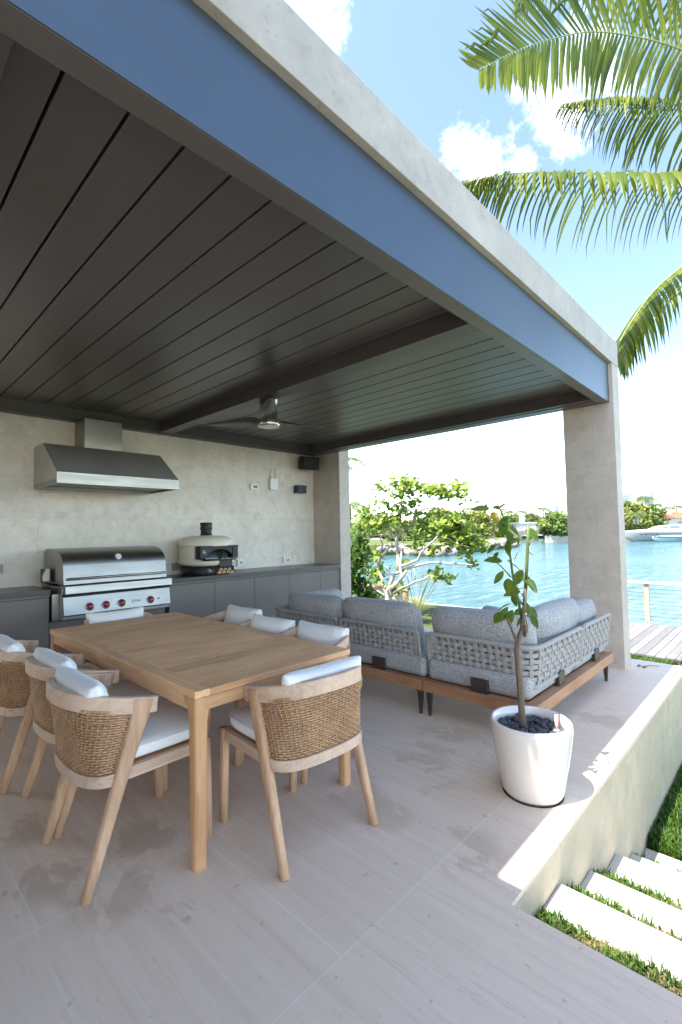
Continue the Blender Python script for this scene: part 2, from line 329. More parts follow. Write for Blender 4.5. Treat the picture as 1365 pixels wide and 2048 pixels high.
# ------------------------------------------------------------------ mesh writer
class MB:
    def __init__(s): s.v = []; s.f = []; s.sm = []
    def add(s, vs, fs, smooth=False):
        o = len(s.v); s.v += [tuple(p) for p in vs]; s.f += [tuple(i+o for i in q) for q in fs]; s.sm += [smooth]*len(fs); return s
    def box(s, x0, x1, y0, y1, z0, z1):
        vs = [(x, y, z) for z in (z0, z1) for y in (y0, y1) for x in (x0, x1)]
        return s.add(vs, [(0, 2, 3, 1), (4, 5, 7, 6), (0, 1, 5, 4), (1, 3, 7, 5), (3, 2, 6, 7), (2, 0, 4, 6)])
    def prism(s, poly, z0, z1, axis='z'):
        """polygon in two axes extruded along the third (axis)"""
        n = len(poly)
        def P(a, b, c): return {'z': (a, b, c), 'x': (c, a, b), 'y': (a, c, b)}[axis]
        vs = [P(a, b, z0) for a, b in poly] + [P(a, b, z1) for a, b in poly]
        fs = [tuple(range(n))[::-1], tuple(range(n, 2*n))] + [(i, (i+1) % n, n+(i+1) % n, n+i) for i in range(n)]
        return s.add(vs, fs)
    def sweep(s, path, sect, ups=None, closed=False, cap=True, smooth=False):
        """sect(i,t): list of (side, up) offsets at each path point; frame from tangent and up hint"""
        path = [Vector(p) for p in path]; n = len(path); rings = []
        for i, p in enumerate(path):
            a = path[(i-1) % n] if (closed or i > 0) else p; b = path[(i+1) % n] if (closed or i < n-1) else p
            t = (b-a).normalized(); up = Vector(ups[i]) if ups else Vector((0, 0, 1))
            sd = t.cross(up)
            if sd.length < 1e-4: sd = t.cross(Vector((1, 0, 0)))
            sd.normalize(); u = sd.cross(t).normalized()
            rings.append([p+sd*x+u*y for x, y in sect(i, i/max(1, n-1))])
        k = len(rings[0]); vs = [q for r in rings for q in r]; fs = []
        m = n if closed else n-1
        for i in range(m):
            for j in range(k):
                a, b = i*k+j, i*k+(j+1) % k; c, d = ((i+1) % n)*k+(j+1) % k, ((i+1) % n)*k+j
                fs.append((a, b, c, d))
        if cap and not closed: fs += [tuple(range(k))[::-1], tuple(range((n-1)*k, n*k))]
        return s.add(vs, fs, smooth)
    def tube(s, path, rad, k=8, cap=True, closed=False):
        n = len(path); rr = (lambda i: rad) if isinstance(rad, (int, float)) else (lambda i: rad[i])
        ang = [2*math.pi*j/k for j in range(k)]
        ps = [Vector(p) for p in path]; mean = (ps[-1]-ps[0])
        up = (0, 0, 1) if abs(mean.normalized().z if mean.length > 0 else 0) < .9 else (1, 0, 0)
        return s.sweep(path, lambda i, t: [(rr(i)*math.cos(a), rr(i)*math.sin(a)) for a in ang], [up]*n, closed, cap, True)
    def lathe(s, prof, c=(0, 0, 0), k=48, smooth=True, cap=False):
        vs = [(c[0]+r*math.cos(2*math.pi*j/k), c[1]+r*math.sin(2*math.pi*j/k), c[2]+z) for r, z in prof for j in range(k)]
        fs = [(i*k+j, i*k+(j+1) % k, (i+1)*k+(j+1) % k, (i+1)*k+j) for i in range(len(prof)-1) for j in range(k)]
        if cap: fs += [tuple(range(k))[::-1], tuple(range((len(prof)-1)*k, len(prof)*k))]
        return s.add(vs, fs, smooth)
    def xform(s, m, start=0):
        s.v[start:] = [tuple(m @ Vector(p)) for p in s.v[start:]]; return s
    def puff(s, w, d, h, n=12, edge=.35, plump=.0, seed=0, wr=.0):
        """soft cushion: rounded box w*d*h about the origin, fuller in the middle"""
        rnd = random.Random(seed); ph = [rnd.uniform(0, 6.28) for _ in range(6)]
        grid = {}; vs = []; fs = []
        def vid(p):
            key = tuple(round(c, 5) for c in p)
            if key not in grid:
                x, y, z = p
                k = 5.0
                def q(u): return math.sin(u*math.pi/2)
                x, y, z = (math.copysign(abs(q(c))**.8, c) for c in (x, y, z))
                L = (abs(x)**k+abs(y)**k+abs(z)**k)**(1/k); mx = max(abs(x), abs(y), abs(z), 1e-6)
                f = mx/L
                x, y, z = x*f, y*f, z*f
                fall = (1-abs(x)**3*edge)*(1-abs(y)**3*edge)
                z *= fall*(1+plump*(1-x*x)*(1-y*y))
                wv = wr*(math.sin(5*x+ph[0]+2*y)*math.sin(4*y+ph[1])+.5*math.sin(9*x*y+ph[2]+7*x))
                grid[key] = len(vs); vs.append((x*w/2, y*d/2, z*h/2+wv))
            return grid[key]
        for ax in range(3):
            for sgn in (-1, 1):
                for i in range(n):
                    for j in range(n):
                        cs = []
                        for a, b in ((0, 0), (1, 0), (1, 1), (0, 1)):
                            p = [0, 0, 0]; p[ax] = sgn; p[(ax+1) % 3] = -1+2*(i+a)/n; p[(ax+2) % 3] = -1+2*(j+b)/n; cs.append(vid(p))
                        fs.append(tuple(cs) if sgn > 0 else tuple(cs[::-1]))
        return s.add(vs, fs, True)
    def pillow(s, w, d, h, n=16, p=5, pinch=.05, seed=0, wr=.003, ex=.5, rnd_k=0):
        """knife edge cushion: full square outline with soft pulled corners, thick in the middle"""
        rnd = random.Random(seed); ph = [rnd.uniform(0, 6.28) for _ in range(6)]; vs = []; fs = []; o = []
        for sg in (1, -1):
            for i in range(n+1):
                for j in range(n+1):
                    a, b = math.sin(math.pi/2*(-1+2*i/n)), math.sin(math.pi/2*(-1+2*j/n))
                    t = (max(0, 1-abs(a)**p)*max(0, 1-abs(b)**p))**ex
                    x = w/2*a*(1-pinch*(1-b*b)*abs(a)); y = d/2*b*(1-pinch*(1-a*a)*abs(b))
                    if rnd_k:
                        L = (abs(a)**rnd_k+abs(b)**rnd_k)**(1/rnd_k); f_ = max(abs(a), abs(b))/max(L, 1e-6); x *= f_; y *= f_
                    z = sg*h/2*t*(.86+.14*(1-a*a)*(1-b*b))+wr*t*(math.sin(5*a+ph[0]+3*b)+.7*math.sin(7*b*a+ph[1]+6*a)+.5*math.sin(11*b+ph[2]+4*a*a))
                    vs.append((x, y, z))
        m_ = (n+1)*(n+1)
        for k in (0, 1):
            for i in range(n):
                for j in range(n):
                    q = (k*m_+i*(n+1)+j, k*m_+(i+1)*(n+1)+j, k*m_+(i+1)*(n+1)+j+1, k*m_+i*(n+1)+j+1); fs.append(q if k == 0 else q[::-1])
        ed = [i*(n+1) for i in range(n)]+[n*(n+1)+j for j in range(n)]+[i*(n+1)+n for i in range(n, 0, -1)]+[j for j in range(n, 0, -1)]
        for a, b in zip(ed, ed[1:]+ed[:1]): fs.append((a, a+m_, b+m_, b)[::-1])
        return s.add(vs, fs, True)
    def build(s, name, m, parent=None, bevel=0, seg=2, sharp=None, offset=True):
        o = (wloc(parent) if (parent is not None and offset) else Vector((0, 0, 0)))
        me = bpy.data.meshes.new(name)
        me.from_pydata([(p[0]-o.x, p[1]-o.y, p[2]-o.z) for p in s.v], [], s.f)
        if any(s.sm): me.polygons.foreach_set('use_smooth', s.sm)
        me.materials.append(m if not isinstance(m, str) else M[m]); me.update()
        if sharp: me.set_sharp_from_angle(angle=sharp)
        ob = bpy.data.objects.new(name, me); COL.objects.link(ob)
        if parent is not None: ob.parent = parent
        if bevel:
            b = ob.modifiers.new('bevel', 'BEVEL'); b.width = bevel; b.segments = seg; b.limit_method = 'ANGLE'; b.angle_limit = R(40)
            if not any(s.sm): me.polygons.foreach_set('use_smooth', [True]*len(s.f)); b.harden_normals = True
        return ob
def wloc(o):
    v = Vector((0, 0, 0))
    while o is not None: v = v+o.location; o = o.parent
    return v
def tag(o, label=None, cat=None, group=None, kind=None):
    if label: o['label'] = label
    if cat: o['category'] = cat
    if group: o['group'] = group
    if kind: o['kind'] = kind
    return o
def thing(name, label, cat, loc=(0, 0, 0), rz=0, group=None):
    o = bpy.data.objects.new(name, None); COL.objects.link(o); o.empty_display_size = .1
    o.location = loc; o.rotation_euler = (0, 0, rz); return tag(o, label, cat, group)
def clone(o, parent=None):
    c = o.copy(); COL.objects.link(c)
    if parent is not None: c.parent = parent
    for ch in list(o.children): clone(ch, c)
    return c
def structure(name, mb, m, **k): return tag(mb.build(name, m, **k), kind='structure')
def text(body, name, size, m, parent, loc, rot, ext=.0008):
    cu = bpy.data.curves.new(name, 'FONT'); cu.body = body; cu.size = size; cu.extrude = ext; cu.align_x = 'CENTER'; cu.align_y = 'CENTER'
    tmp = bpy.data.objects.new(name+'_outline', cu); COL.objects.link(tmp); dg = bpy.context.evaluated_depsgraph_get(); me = bpy.data.meshes.new_from_object(tmp.evaluated_get(dg)); bpy.data.objects.remove(tmp)
    me.materials.clear(); me.materials.append(M[m]); o = bpy.data.objects.new(name, me); COL.objects.link(o); o.parent = parent
    o.location = Vector(loc)-wloc(parent); o.rotation_euler = rot; return o

# ------------------------------------------------------------------ ground, terrace, water
t = MB(); t.prism([(-7, -7), (1.745, -7), (1.745, .822), (5.83, .822), (5.83, 7.5), (-7, 7.5)], -.9, 0)
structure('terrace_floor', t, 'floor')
rw = MB(); rw.box(1.747, 5.83, .8192, .8216, -.95, -.022)
tag(rw.build('retaining_wall', 'retain'), 'pale limestone retaining wall below the terrace edge beside the garden steps', 'wall')
LZ = [(1.745, -.15), (2.015, -.176), (2.215, -.215), (2.43, -.333), (2.625, -.365), (2.88, -.478), (3.09, -.515), (3.25, -.643), (3.43, -.675), (3.62, -.788), (3.8, -.79)]
def lawn_z(x, y):
    for (xa, za), (xb, zb) in zip(LZ[:-1], LZ[1:]):
        if x <= xb: return za+(zb-za)*max(0, x-xa)/(xb-xa) + .008*math.sin(7*x)*math.cos(5*y)
    return -.79 + .012*math.sin(3*x)*math.cos(2.3*y)
xs = [1.745+.0668*i for i in range(31)] + [4+.5*i for i in range(17)] + [12.2]
ys = [-12+1.0*i for i in range(12)] + [0+.135*i for i in range(7)] + [2+1.5*i for i in range(26)]
g_ = MB(); g_.add([(x, y, lawn_z(x, y)) for x in xs for y in ys], [(i*len(ys)+j, (i+1)*len(ys)+j, (i+1)*len(ys)+j+1, i*len(ys)+j+1) for i in range(len(xs)-1) for j in range(len(ys)-1)], True)
structure('lawn', g_, 'lawn')
g2 = MB(); g2.add([(-60, -60, -.92), (12.2, -60, -.92), (12.2, 60, -.92), (-60, 60, -.92)], [(0, 1, 2, 3)])
structure('ground', g2, 'lawn')
sw = MB(); sw.box(12.2, 12.5, -60, 60, -3, -.82)
tag(sw.build('seawall', 'concrete'), 'pale concrete seawall along the near bank of the channel', 'seawall')
wt = MB(); wt.add([(12.3, -1500, -1.7), (2500, -1500, -1.7), (2500, 2500, -1.7), (12.3, 2500, -1.7)], [(0, 1, 2, 3)])
structure('water', wt, 'water')

# ------------------------------------------------------------------ pavilion
pav = thing('pavilion', 'limestone pavilion with bronze louvered roof sheltering the dining terrace', 'pavilion', (0, 0, 0))
YW = 5.72
MB().box(-.3, 5.329, YW, 5.95, -.1, 3.081).build('back_wall', 'wall', pav)
MB().box(5.331, 5.56, 1.255, 1.745, -.002, 3.081).build('pillar', 'wall_y', pav, bevel=.003)
MB().box(5.331, 5.56, 5.12, 5.95, -.85, 3.081).build('pillar', 'wall_y', pav, bevel=.003)
MB().box(-.3, -.07, 1.255, 1.745, -.002, 3.081).build('pillar', 'wall_y', pav)
MB().box(-.3, 5.562, 1.253, 1.50, 3.083, 3.345).build('fascia', 'fascia', pav, bevel=.004)
MB().box(5.331, 5.562, 1.502, 5.952, 3.083, 3.345).build('fascia', 'fascia', pav)
MB().box(-.3, 5.329, 5.72, 5.952, 3.083, 3.345).build('fascia', 'fascia', pav)
fb = MB(); fb.prism([(1.296, 2.677), (1.389, 2.677), (1.389, 2.86), (1.36, 2.86), (1.36, 3.081), (1.296, 3.081)], -.29, 5.3295, 'x')
fbo = fb.build('front_beam', 'metal_soffit_lit', pav, bevel=.002)
MB().box(-.29, 5.3288, 1.2905, 1.2955, 2.6785, 2.8655).build('sky_tint_plate', 'metal_sky_tint', fbo, bevel=.001)  # thin plates split off the beam to carry the painted sky tint
MB().box(-.29, 5.3288, 1.2920, 1.2955, 2.8672, 3.0815).build('sky_tint_plate', 'metal_sky_tint', fbo, bevel=.001)
sb = MB(); sb.prism([(5.166, 2.677), (5.328, 2.677), (5.328, 3.076), (5.10, 3.076), (5.10, 2.684), (5.166, 2.684)], 1.391, YW-.152, 'y')
sb.build('side_beam', 'metal_dark', pav, bevel=.002)
MB().box(.10, .27, 1.391, YW-.152, 2.679, 3.076).build('side_beam', 'metal_dark', pav, bevel=.002)
MB().box(2.630, 2.783, 1.391, YW-.152, 2.679, 2.86).build('cross_beam', 'metal_dark', pav, bevel=.002)
gt = MB(); gt.prism([(YW-.150, 2.690), (YW-.10, 2.690), (YW-.10, 2.677), (YW-.002, 2.677), (YW-.002, 3.076), (YW-.150, 3.076)], .10, 5.3275, 'x')
gt.build('gutter_trim', 'metal_dark', pav, bevel=.002)
ZL = 2.80
def louvers(x0, x1, gaps):
    e = [x0]+[g for g in gaps if x0+.02 < g < x1-.02]+[x1]
    for a, b in zip(e[:-1], e[1:]):
        b_ = b-.0055; a_ = a+.0055
        m = MB(); m.prism([(a_, ZL), (b_, ZL), (b_, ZL+.035), (a_, ZL+.035)], 1.362, YW-.151, 'y')
        m.build('louver', 'louver', pav, bevel=.0025)
louvers(.272, 2.628, [.42+.1955*k for k in range(13)])
louvers(2.785, 5.098, [4.79+.1955*k for k in range(-11, 4)])
MB().box(.28, 5.09, 1.37, YW-.16, 2.852, 2.90).build('roof_panel', 'gap', pav)

# house wing behind the camera whose roof shades the near terrace
hs = thing('house_wing', 'flat roofed limestone house wing behind the dining terrace', 'house', (-3.5, -3, 0))
MB().prism([(-7, -3.4), (.08, -3.4), (.08, 6.2), (-7, 6.2)], 3.348, 3.55).build('roof', 'fascia', hs)  # extended along the pavilion's left end to close a sun leak
MB().box(-6.5, -6.2, -3.2, 6.1, 0.002, 3.347).build('wall', 'wall_y', hs)
MB().box(-2.2, -2.0, 1.3, 6.1, 0.002, 3.347).build('wall', 'wall_y', hs)  # unseen wall added to keep sun from entering under the pavilion's left side

# ------------------------------------------------------------------ garden steps
for i, (x0, x1, z) in enumerate([(2.015, 2.215, -.166), (2.43, 2.625, -.32), (2.88, 3.09, -.465), (3.25, 3.43, -.63), (3.62, 3.80, -.775)]):
    o = MB().box(x0, x1, -2.6, .8185, z-.13, z).build('step', 'step', bevel=.006)
    tag(o, ['topmost pale stone garden step beside the terrace corner', 'second pale stone garden step down from the terrace', 'middle pale stone garden step of the sunlit flight',
            'fourth pale stone garden step, just above the lowest one', 'lowest pale stone garden step at the lawn'][i], 'step', 'stone garden steps')

# grass blades
def blades(name, n, area, hgt, m, seed, cond=None, tilt=.5, wid=.004):
    rnd = random.Random(seed); b = MB(); k = 0; tries = 0
    while k < n and tries < n*6:
        tries += 1
        x = rnd.uniform(area[0], area[1]); y = rnd.uniform(area[2], area[3])
        if cond and not cond(x, y, rnd): continue
        k += 1
        z = lawn_z(x, y)-.005; a = rnd.uniform(0, 6.283); h = hgt*rnd.uniform(.45, 1.25); t_ = rnd.uniform(.1, 1)*tilt
        dx, dy = math.cos(a), math.sin(a); w = wid*rnd.uniform(.7, 1.3); px, py = -dy*w, dx*w
        mx, my, mz = x+dx*h*t_*.35, y+dy*h*t_*.35, z+h*.6; ex, ey, ez = x+dx*h*t_, y+dy*h*t_, z+h*(1-.25*t_)
        b.add([(x-px, y-py, z), (x+px, y+py, z), (mx+px*.8, my+py*.8, mz), (mx-px*.8, my-py*.8, mz), (ex, ey, ez)], [(0, 1, 2, 3), (3, 2, 4)])
    return tag(b.build(name, m), kind='stuff')
def nf(x, y, s, ph=0): return math.sin(x*s*1.3+ph)*math.cos(y*s+1.7*ph)+.6*math.sin((x+y)*s*2.1+2*ph)
slabs = [(2.015, 2.215), (2.43, 2.625), (2.88, 3.09), (3.25, 3.43), (3.62, 3.80)]
offslab = lambda x: not any(a-.004 < x < b+.004 for a, b in slabs)
blades('grass', 5200, (1.75, 3.65, -.6, .816), .06, 'blade', 1, lambda x, y, r: offslab(x) and (nf(x, y, 9)+r.uniform(-.5, .9) > .05 or y > .68), .8)
blades('grass', 2600, (1.75, 2.013, -.6, .816), .05, 'blade', 7, lambda x, y, r: nf(x, y, 11, .7)+r.uniform(-.4, .8) > .1 or y > .72, .9)
blades('dry_grass', 9000, (1.75, 2.013, -.6, .81), .03, 'straw', 8, lambda x, y, r: nf(x, y, 11, .7) < .6, 1.4, .0028)
blades('dry_grass', 9000, (1.75, 3.65, -.6, .814), .035, 'straw', 2, lambda x, y, r: offslab(x) and nf(x, y, 9) < .5, 1.3, .003)
blades('lawn_grass', 26000, (3.81, 6.6, -.3, .816), .095, 'blade', 3, lambda x, y, r: r.random() < (1 if x < 5.2 else .5), .8, .005)
blades('lawn_grass', 9000, (5.85, 9.15, .4, 2.6), .07, 'straw', 4, lambda x, y, r: x > 8.2 or r.random() < .1, 1.0, .008)
blades('lawn_grass', 2500, (8.3, 9.15, .4, 2.2), .10, 'blade', 5, lambda x, y, r: nf(x, y, 2.2, 1.) > .1, .8, .008)

# ------------------------------------------------------------------ kitchen run
def cabinet(label, x0, x1, seams, grp=None):
    k = thing('base_cabinet', label, 'cabinet', ((x0+x1)/2, 5.4, 0))
    MB().box(x0, x1, 5.165, YW-.002, .09, .862).build('carcass', 'gap', k)
    MB().box(x0+.004, x1-.004, 5.21, 5.4, .002, .088).build('toe_kick', 'black', k)
    MB().box(x0, x1, 5.150, 5.1645, .838, .862).build('top_rail', 'cab', k)
    for a, b in zip(seams[:-1], seams[1:]): MB().box(a+.002, b-.002, 5.142, 5.1635, .10, .834).build('door', 'cab', k, bevel=.0015)
    MB().box(x0-.002, x1, 5.118, YW-.003, .865, .913).build('countertop', 'counter', k, bevel=.002)
    return k
cabinet('long taupe cabinet run with charcoal countertop under the pizza oven', 2.50, 5.327, [2.535, 3.122, 3.709, 4.302, 4.908, 5.284, 5.324])
cabinet('taupe cabinet with charcoal countertop left of the steel grill', -.28, 1.345, [-.26, .30, .82, 1.34])

# grill
gr = thing('gas_grill', 'built-in stainless gas grill with domed lid and four red knobs', 'grill', (1.93, 5.35, 0))
MB().box(1.349, 2.496, 5.17, YW-.01, .10, .60).build('cabinet_base', 'cab', gr)
MB().box(1.352, 1.408, 5.10, 5.16, .615, .865).build('side_panel', 'steel', gr)
MB().box(2.462, 2.497, 5.10, 5.16, .615, .862).build('side_panel', 'steel', gr)
MB().box(1.412, 2.458, 5.02, 5.69, .62, .93).build('firebox', 'steel_dk', gr)
cp = MB(); cp.prism([(4.930, .672), (5.018, .672), (5.018, .842), (4.962, .842)], 1.405, 2.447, 'x')
cpo = cp.build('control_panel', 'steel', gr, bevel=.003)
ap = MB(); ap.prism([(4.935, .868), (5.10, .868), (5.10, .944), (4.945, .944)], 1.417, 2.469, 'x'); ap.build('front_apron', 'steel', gr, bevel=.006, seg=3)
MB().box(1.41, 2.46, 4.985, 5.0175, .846, .865).build('shadow_gap', 'gap', gr)
MB().box(1.40, 2.452, 4.96, 5.02, .628, .660).build('drip_tray', 'steel', gr, bevel=.004)
lid = MB()
prof = [(5.022, .950), (5.048, 1.130)] + [(5.38-.332*math.cos(a), 1.13+.163*math.sin(a)) for a in [R(12*i) for i in range(1, 8)]] + [(5.60, 1.292), (5.66, 1.25), (5.66, .95)]
lid.prism(prof, 1.425, 2.448, 'x'); lido = lid.build('lid', 'steel', gr, bevel=.004)
hb = MB().tube([(1.455, 5.000, 1.005), (2.44, 5.000, 1.005)], .0125, 14); hb.build('handle', 'steel', lido)
for x in (1.475, 2.42): MB().box(x-.014, x+.014, 5.0, 5.044, .993, 1.017).build('handle_bracket', 'steel_dk', lido)
th = MB(); th.lathe([(0, .012), (.034, .012), (.042, .006), (.045, 0)], k=28)
th.xform(Matrix.Translation((1.952, 5.088, 1.196)) @ Matrix.Rotation(R(58), 4, 'X')); tho = th.build('thermometer', 'nickel', lido)
td = MB(); td.lathe([(0, .0135), (.029, .0135)], k=28); td.xform(Matrix.Translation((1.952, 5.088, 1.196)) @ Matrix.Rotation(R(58), 4, 'X')); td.build('dial', 'white_plastic', tho)
for x in (1.632, 1.781, 1.932, 2.229):
    kb = MB(); kb.lathe([(0, .045), (.022, .045), (.027, .040), (.029, .012), (.030, 0)], k=24); m4 = Matrix.Translation((x, 4.943, .733)) @ Matrix.Rotation(R(79), 4, 'X')
    kb.xform(m4); ko = kb.build('knob', 'red', cpo)
    bz = MB(); bz.lathe([(.028, .012), (.037, .010), (.040, 0)], k=24); bz.xform(m4); bz.build('bezel', 'steel_dk', ko)
MB().lathe([(0, .01), (.010, .009), (.012, 0)], k=16).xform(Matrix.Translation((2.318, 4.944, .737)) @ Matrix.Rotation(R(79), 4, 'X')).build('igniter_button', 'nickel', cpo)
lp = MB().prism([(4.9345, .720), (4.945, .720), (4.951, .754), (4.9405, .754)], 2.040, 2.140, 'x').build('logo_plate', 'steel_dk', cpo)
MB().prism([(4.9330, .7235), (4.9345, .7235), (4.9398, .7505), (4.9383, .7505)], 2.0445, 2.1355, 'x').build('plate_face', 'steel', lp)
text('WOLF', 'lettering', .026, 'black', lp, (2.09, 4.9350, .737), (R(79), 0, 0))
rm = MB().box(1.352, 1.405, 5.40, 5.50, .955, 1.09).build('rotisserie_bracket', 'black', gr)
mo = MB(); mo.prism([(1.335, .975), (1.395, .975), (1.395, 1.098), (1.362, 1.098), (1.335, 1.03)], 5.34, 5.398, 'y'); mo.build('rotisserie_motor', 'steel', gr, bevel=.003)

# range hood
hd = thing('range_hood', 'stainless wall hood with sloped canopy above the grill', 'range hood', (1.94, 5.5, 1.91))
hx0, hx1 = 1.335, 2.548
ca = MB(); ca.prism([(4.93, 1.958), (4.93, 2.022), (5.39, 2.356), (YW-.002, 2.356), (YW-.002, 1.958)], hx0, hx1, 'x'); ca.build('canopy', 'steel_hood', hd, bevel=.002)
lip = MB(); lip.box(hx0, hx1, 4.926, 4.9295, 1.916, 2.0205); lip.build('front_lip', 'steel', hd)
sk = MB(); sk.box(hx0, hx0+.025, 4.9305, YW-.002, 1.916, 1.957); sk.box(hx1-.025, hx1, 4.9305, YW-.002, 1.916, 1.957); sk.box(hx0+.026, hx1-.026, 5.60, YW-.002, 1.916, 1.957); sk.build('bottom_rim', 'steel', hd)
for i in range(18):
    x = hx0+.05+i*.0625
    bf = MB().box(x, x+.035, 4.96, 5.59, 1.938, 1.9565); bf.build('baffle', 'steel', hd)
MB().box(1.722, 2.112, 5.40, YW-.002, 2.358, 2.676).build('chimney', 'steel', hd, bevel=.002)

# pizza oven
OV = Vector((3.16, 5.405, .915)); r0 = .335
ov = thing('pizza_oven', 'round cream pizza oven with black chimney on the countertop', 'pizza oven', OV)
def band(prof, cut, name, m, parent=ov, k=72):
    b = MB(); a0, a1 = cut; n = k
    vs = []; fs = []
    for r, z in prof:
        for j in range(n+1):
            a = R(a0+(a1-a0)*j/n); vs.append((OV.x+r*math.cos(a), OV.y+r*math.sin(a), OV.z+z))
    for i in range(len(prof)-1):
        for j in range(n): fs.append((i*(n+1)+j, i*(n+1)+j+1, (i+1)*(n+1)+j+1, (i+1)*(n+1)+j))
    b.add(vs, fs, True); return b.build(name, m, parent)
L = lambda prof, name, m, k=72: MB().lathe(prof, tuple(OV), k).build(name, m, ov)
L([(.25, .0), (.285, .002), (.292, .01), (.292, .10), (.27, .105), (.0, .105)], 'stand', 'black')
L([(.20, .108), (.29, .112), (.335, .135), (.342, .165), (.336, .192), (.325, .197), (0, .197)], 'base_shell', 'cream')
band([(.328, .198), (.328, .352)], (-35, 215), 'wall_band', 'cream')
L([(.338, .352), (.345, .358), (.345, .385), (.325, .43), (.27, .465), (.20, .480), (.08, .484), (0, .484)], 'dome', 'cream')
band([(.20, .2), (.20, .34), (.05, .351)], (0, 360), 'chamber', 'black')
fr = MB()   # mouth frame on the front
N_ = 26
fo = [(-.250, .196), (-.250, .352), (.250, .352), (.250, .196)]
fr.box(OV.x-.262, OV.x+.262, OV.y-.325, OV.y-.20, OV.z+.334, OV.z+.358); fr.box(OV.x-.262, OV.x-.17, OV.y-.318, OV.y-.20, OV.z+.199, OV.z+.3335); fr.box(OV.x+.185, OV.x+.262, OV.y-.318, OV.y-.20, OV.z+.199, OV.z+.3335)
arch = [(-.17, .3335)]+[(-.17+.3550*i/14, .199+.115*math.sin(math.pi*(.03+.94*i/14))**.45) for i in range(15)]+[(.185, .3335)]
fr.prism([(OV.x+a, OV.z+b) for a, b in arch], OV.y-.310, OV.y-.20, 'y')
fro = fr.build('mouth_frame', 'black', ov, bevel=.003)
ch_ = MB(); ch_.box(OV.x-.335*.80, OV.x-.2635, OV.y-.215, OV.y-.19, OV.z+.2, OV.z+.35); ch_.build('frame_trim', 'steel', ov)
text('G', 'lettering', .05, 'white_plastic', fro, (OV.x-.212, OV.y-.3192, OV.z+.285), (R(90), 0, 0))
sh = MB(); sh.prism([(OV.x-.24, OV.y-.30), (OV.x-.19, OV.y-.385), (OV.x+.19, OV.y-.385), (OV.x+.24, OV.y-.30)], OV.z+.180, OV.z+.196, 'z'); sh.build('mouth_shelf', 'black', ov, bevel=.004)
lg = MB(); lg.box(OV.x-.02, OV.x+.16, OV.y-.345, OV.y-.30, OV.z+.10, OV.z+.179); lg.build('shelf_bracket', 'black', ov)
L([(.075, .485), (.075, .50), (.068, .505), (.068, .555), (.078, .57), (.078, .585), (.068, .598), (.074, .61), (.076, .648), (.058, .65), (.058, .60)], 'chimney', 'black', 40)
nk = MB(); nk.lathe([(0, .03), (.022, .03), (.026, 0)], k=20); nk.xform(Matrix.Translation((OV.x-.12, OV.y-.265, OV.z+.055)) @ Matrix.Rotation(R(90), 4, 'X')); nk.build('dial', 'grey_plastic', ov)
ns = MB(); ns.box(OV.x-.045, OV.x+.215, OV.y-.296, OV.y-.05, OV.z+.013, OV.z+.098); ns.build('wood_store', 'gap', ov)
gz = MB(); gz.lathe([(0, .025), (.030, .025), (.034, 0)], k=24); gz.xform(Matrix.Translation((OV.x+.245, OV.y-.228, OV.z+.06)) @ Matrix.Rotation(R(90), 4, 'X')); go_ = gz.build('gauge', 'steel', ov)
rnd = random.Random(5)
for i in range(7):
    row, c = divmod(i, 4); z = OV.z+.016+row*.034; x = OV.x-.035+.061*c+(.02 if row else 0)
    w = .052+rnd.uniform(-.006, .004)
    lgm = MB(); lgm.prism([(x, z), (x+w, z+.002), (x+w-.008, z+.03), (x+.012, z+.031)], OV.y-.318-rnd.uniform(0, .012), OV.y-.10, 'y')
    tag(lgm.build('firewood', 'logs'), 'split firewood stick in the slot under the pizza oven', 'firewood', 'firewood under the oven')
pl = thing('pizza_peel', 'thin blue-handled metal peel lying on the oven shelf', 'pizza peel', (OV.x-.05, OV.y-.34, OV.z+.198))
pz = OV.z+.199
pb = MB(); pb.prism([(OV.x-.02, OV.y-.375), (OV.x+.16, OV.y-.365), (OV.x+.17, OV.y-.215), (OV.x-.03, OV.y-.225)], pz, pz+.004, 'z'); pb.build('blade', 'steel_dk', pl)
MB().tube([(OV.x-.025, OV.y-.31, pz+.008), (OV.x-.22, OV.y-.365, pz+.012)], .008, 8).build('handle', 'boat_blue', pl)

# things on the wall
def plate(name, label, cat, x0, x1, z0, z1, d, m, bev=.004, yw=YW-.001):
    o = MB().box(x0, x1, yw-d, yw, z0, z1).build(name, m, bevel=bev, seg=3); return tag(o, label, cat)
th = plate('thermostat', 'white wall thermostat with small display left of the wireless unit', 'thermostat', 4.06, 4.20, 2.06, 2.145, .03, 'white_plastic')
MB().box(4.10, 4.175, YW-.0325, YW-.0312, 2.082, 2.125).build('display', 'grey_plastic', th)
apn = thing('wireless_access_point', 'white wireless access point with two upright antennas', 'access point', (4.48, YW-.03, 2.07))
MB().box(4.405, 4.56, YW-.045, YW-.001, 2.07, 2.258).build('housing', 'white_plastic', apn, bevel=.02, seg=4)
for x in (4.44, 4.53): MB().tube([(x, YW-.022, 2.25), (x, YW-.022, 2.41)], [.009, .006], 10).build('antenna', 'white_plastic', apn)
scn = MB(); scn.box(4.90, 5.075, YW-.115, YW-.001, 2.05, 2.17); sc = scn.build('wall_sconce', 'navy', bevel=.003); tag(sc, 'small dark blue box sconce below the corner speaker', 'wall light')
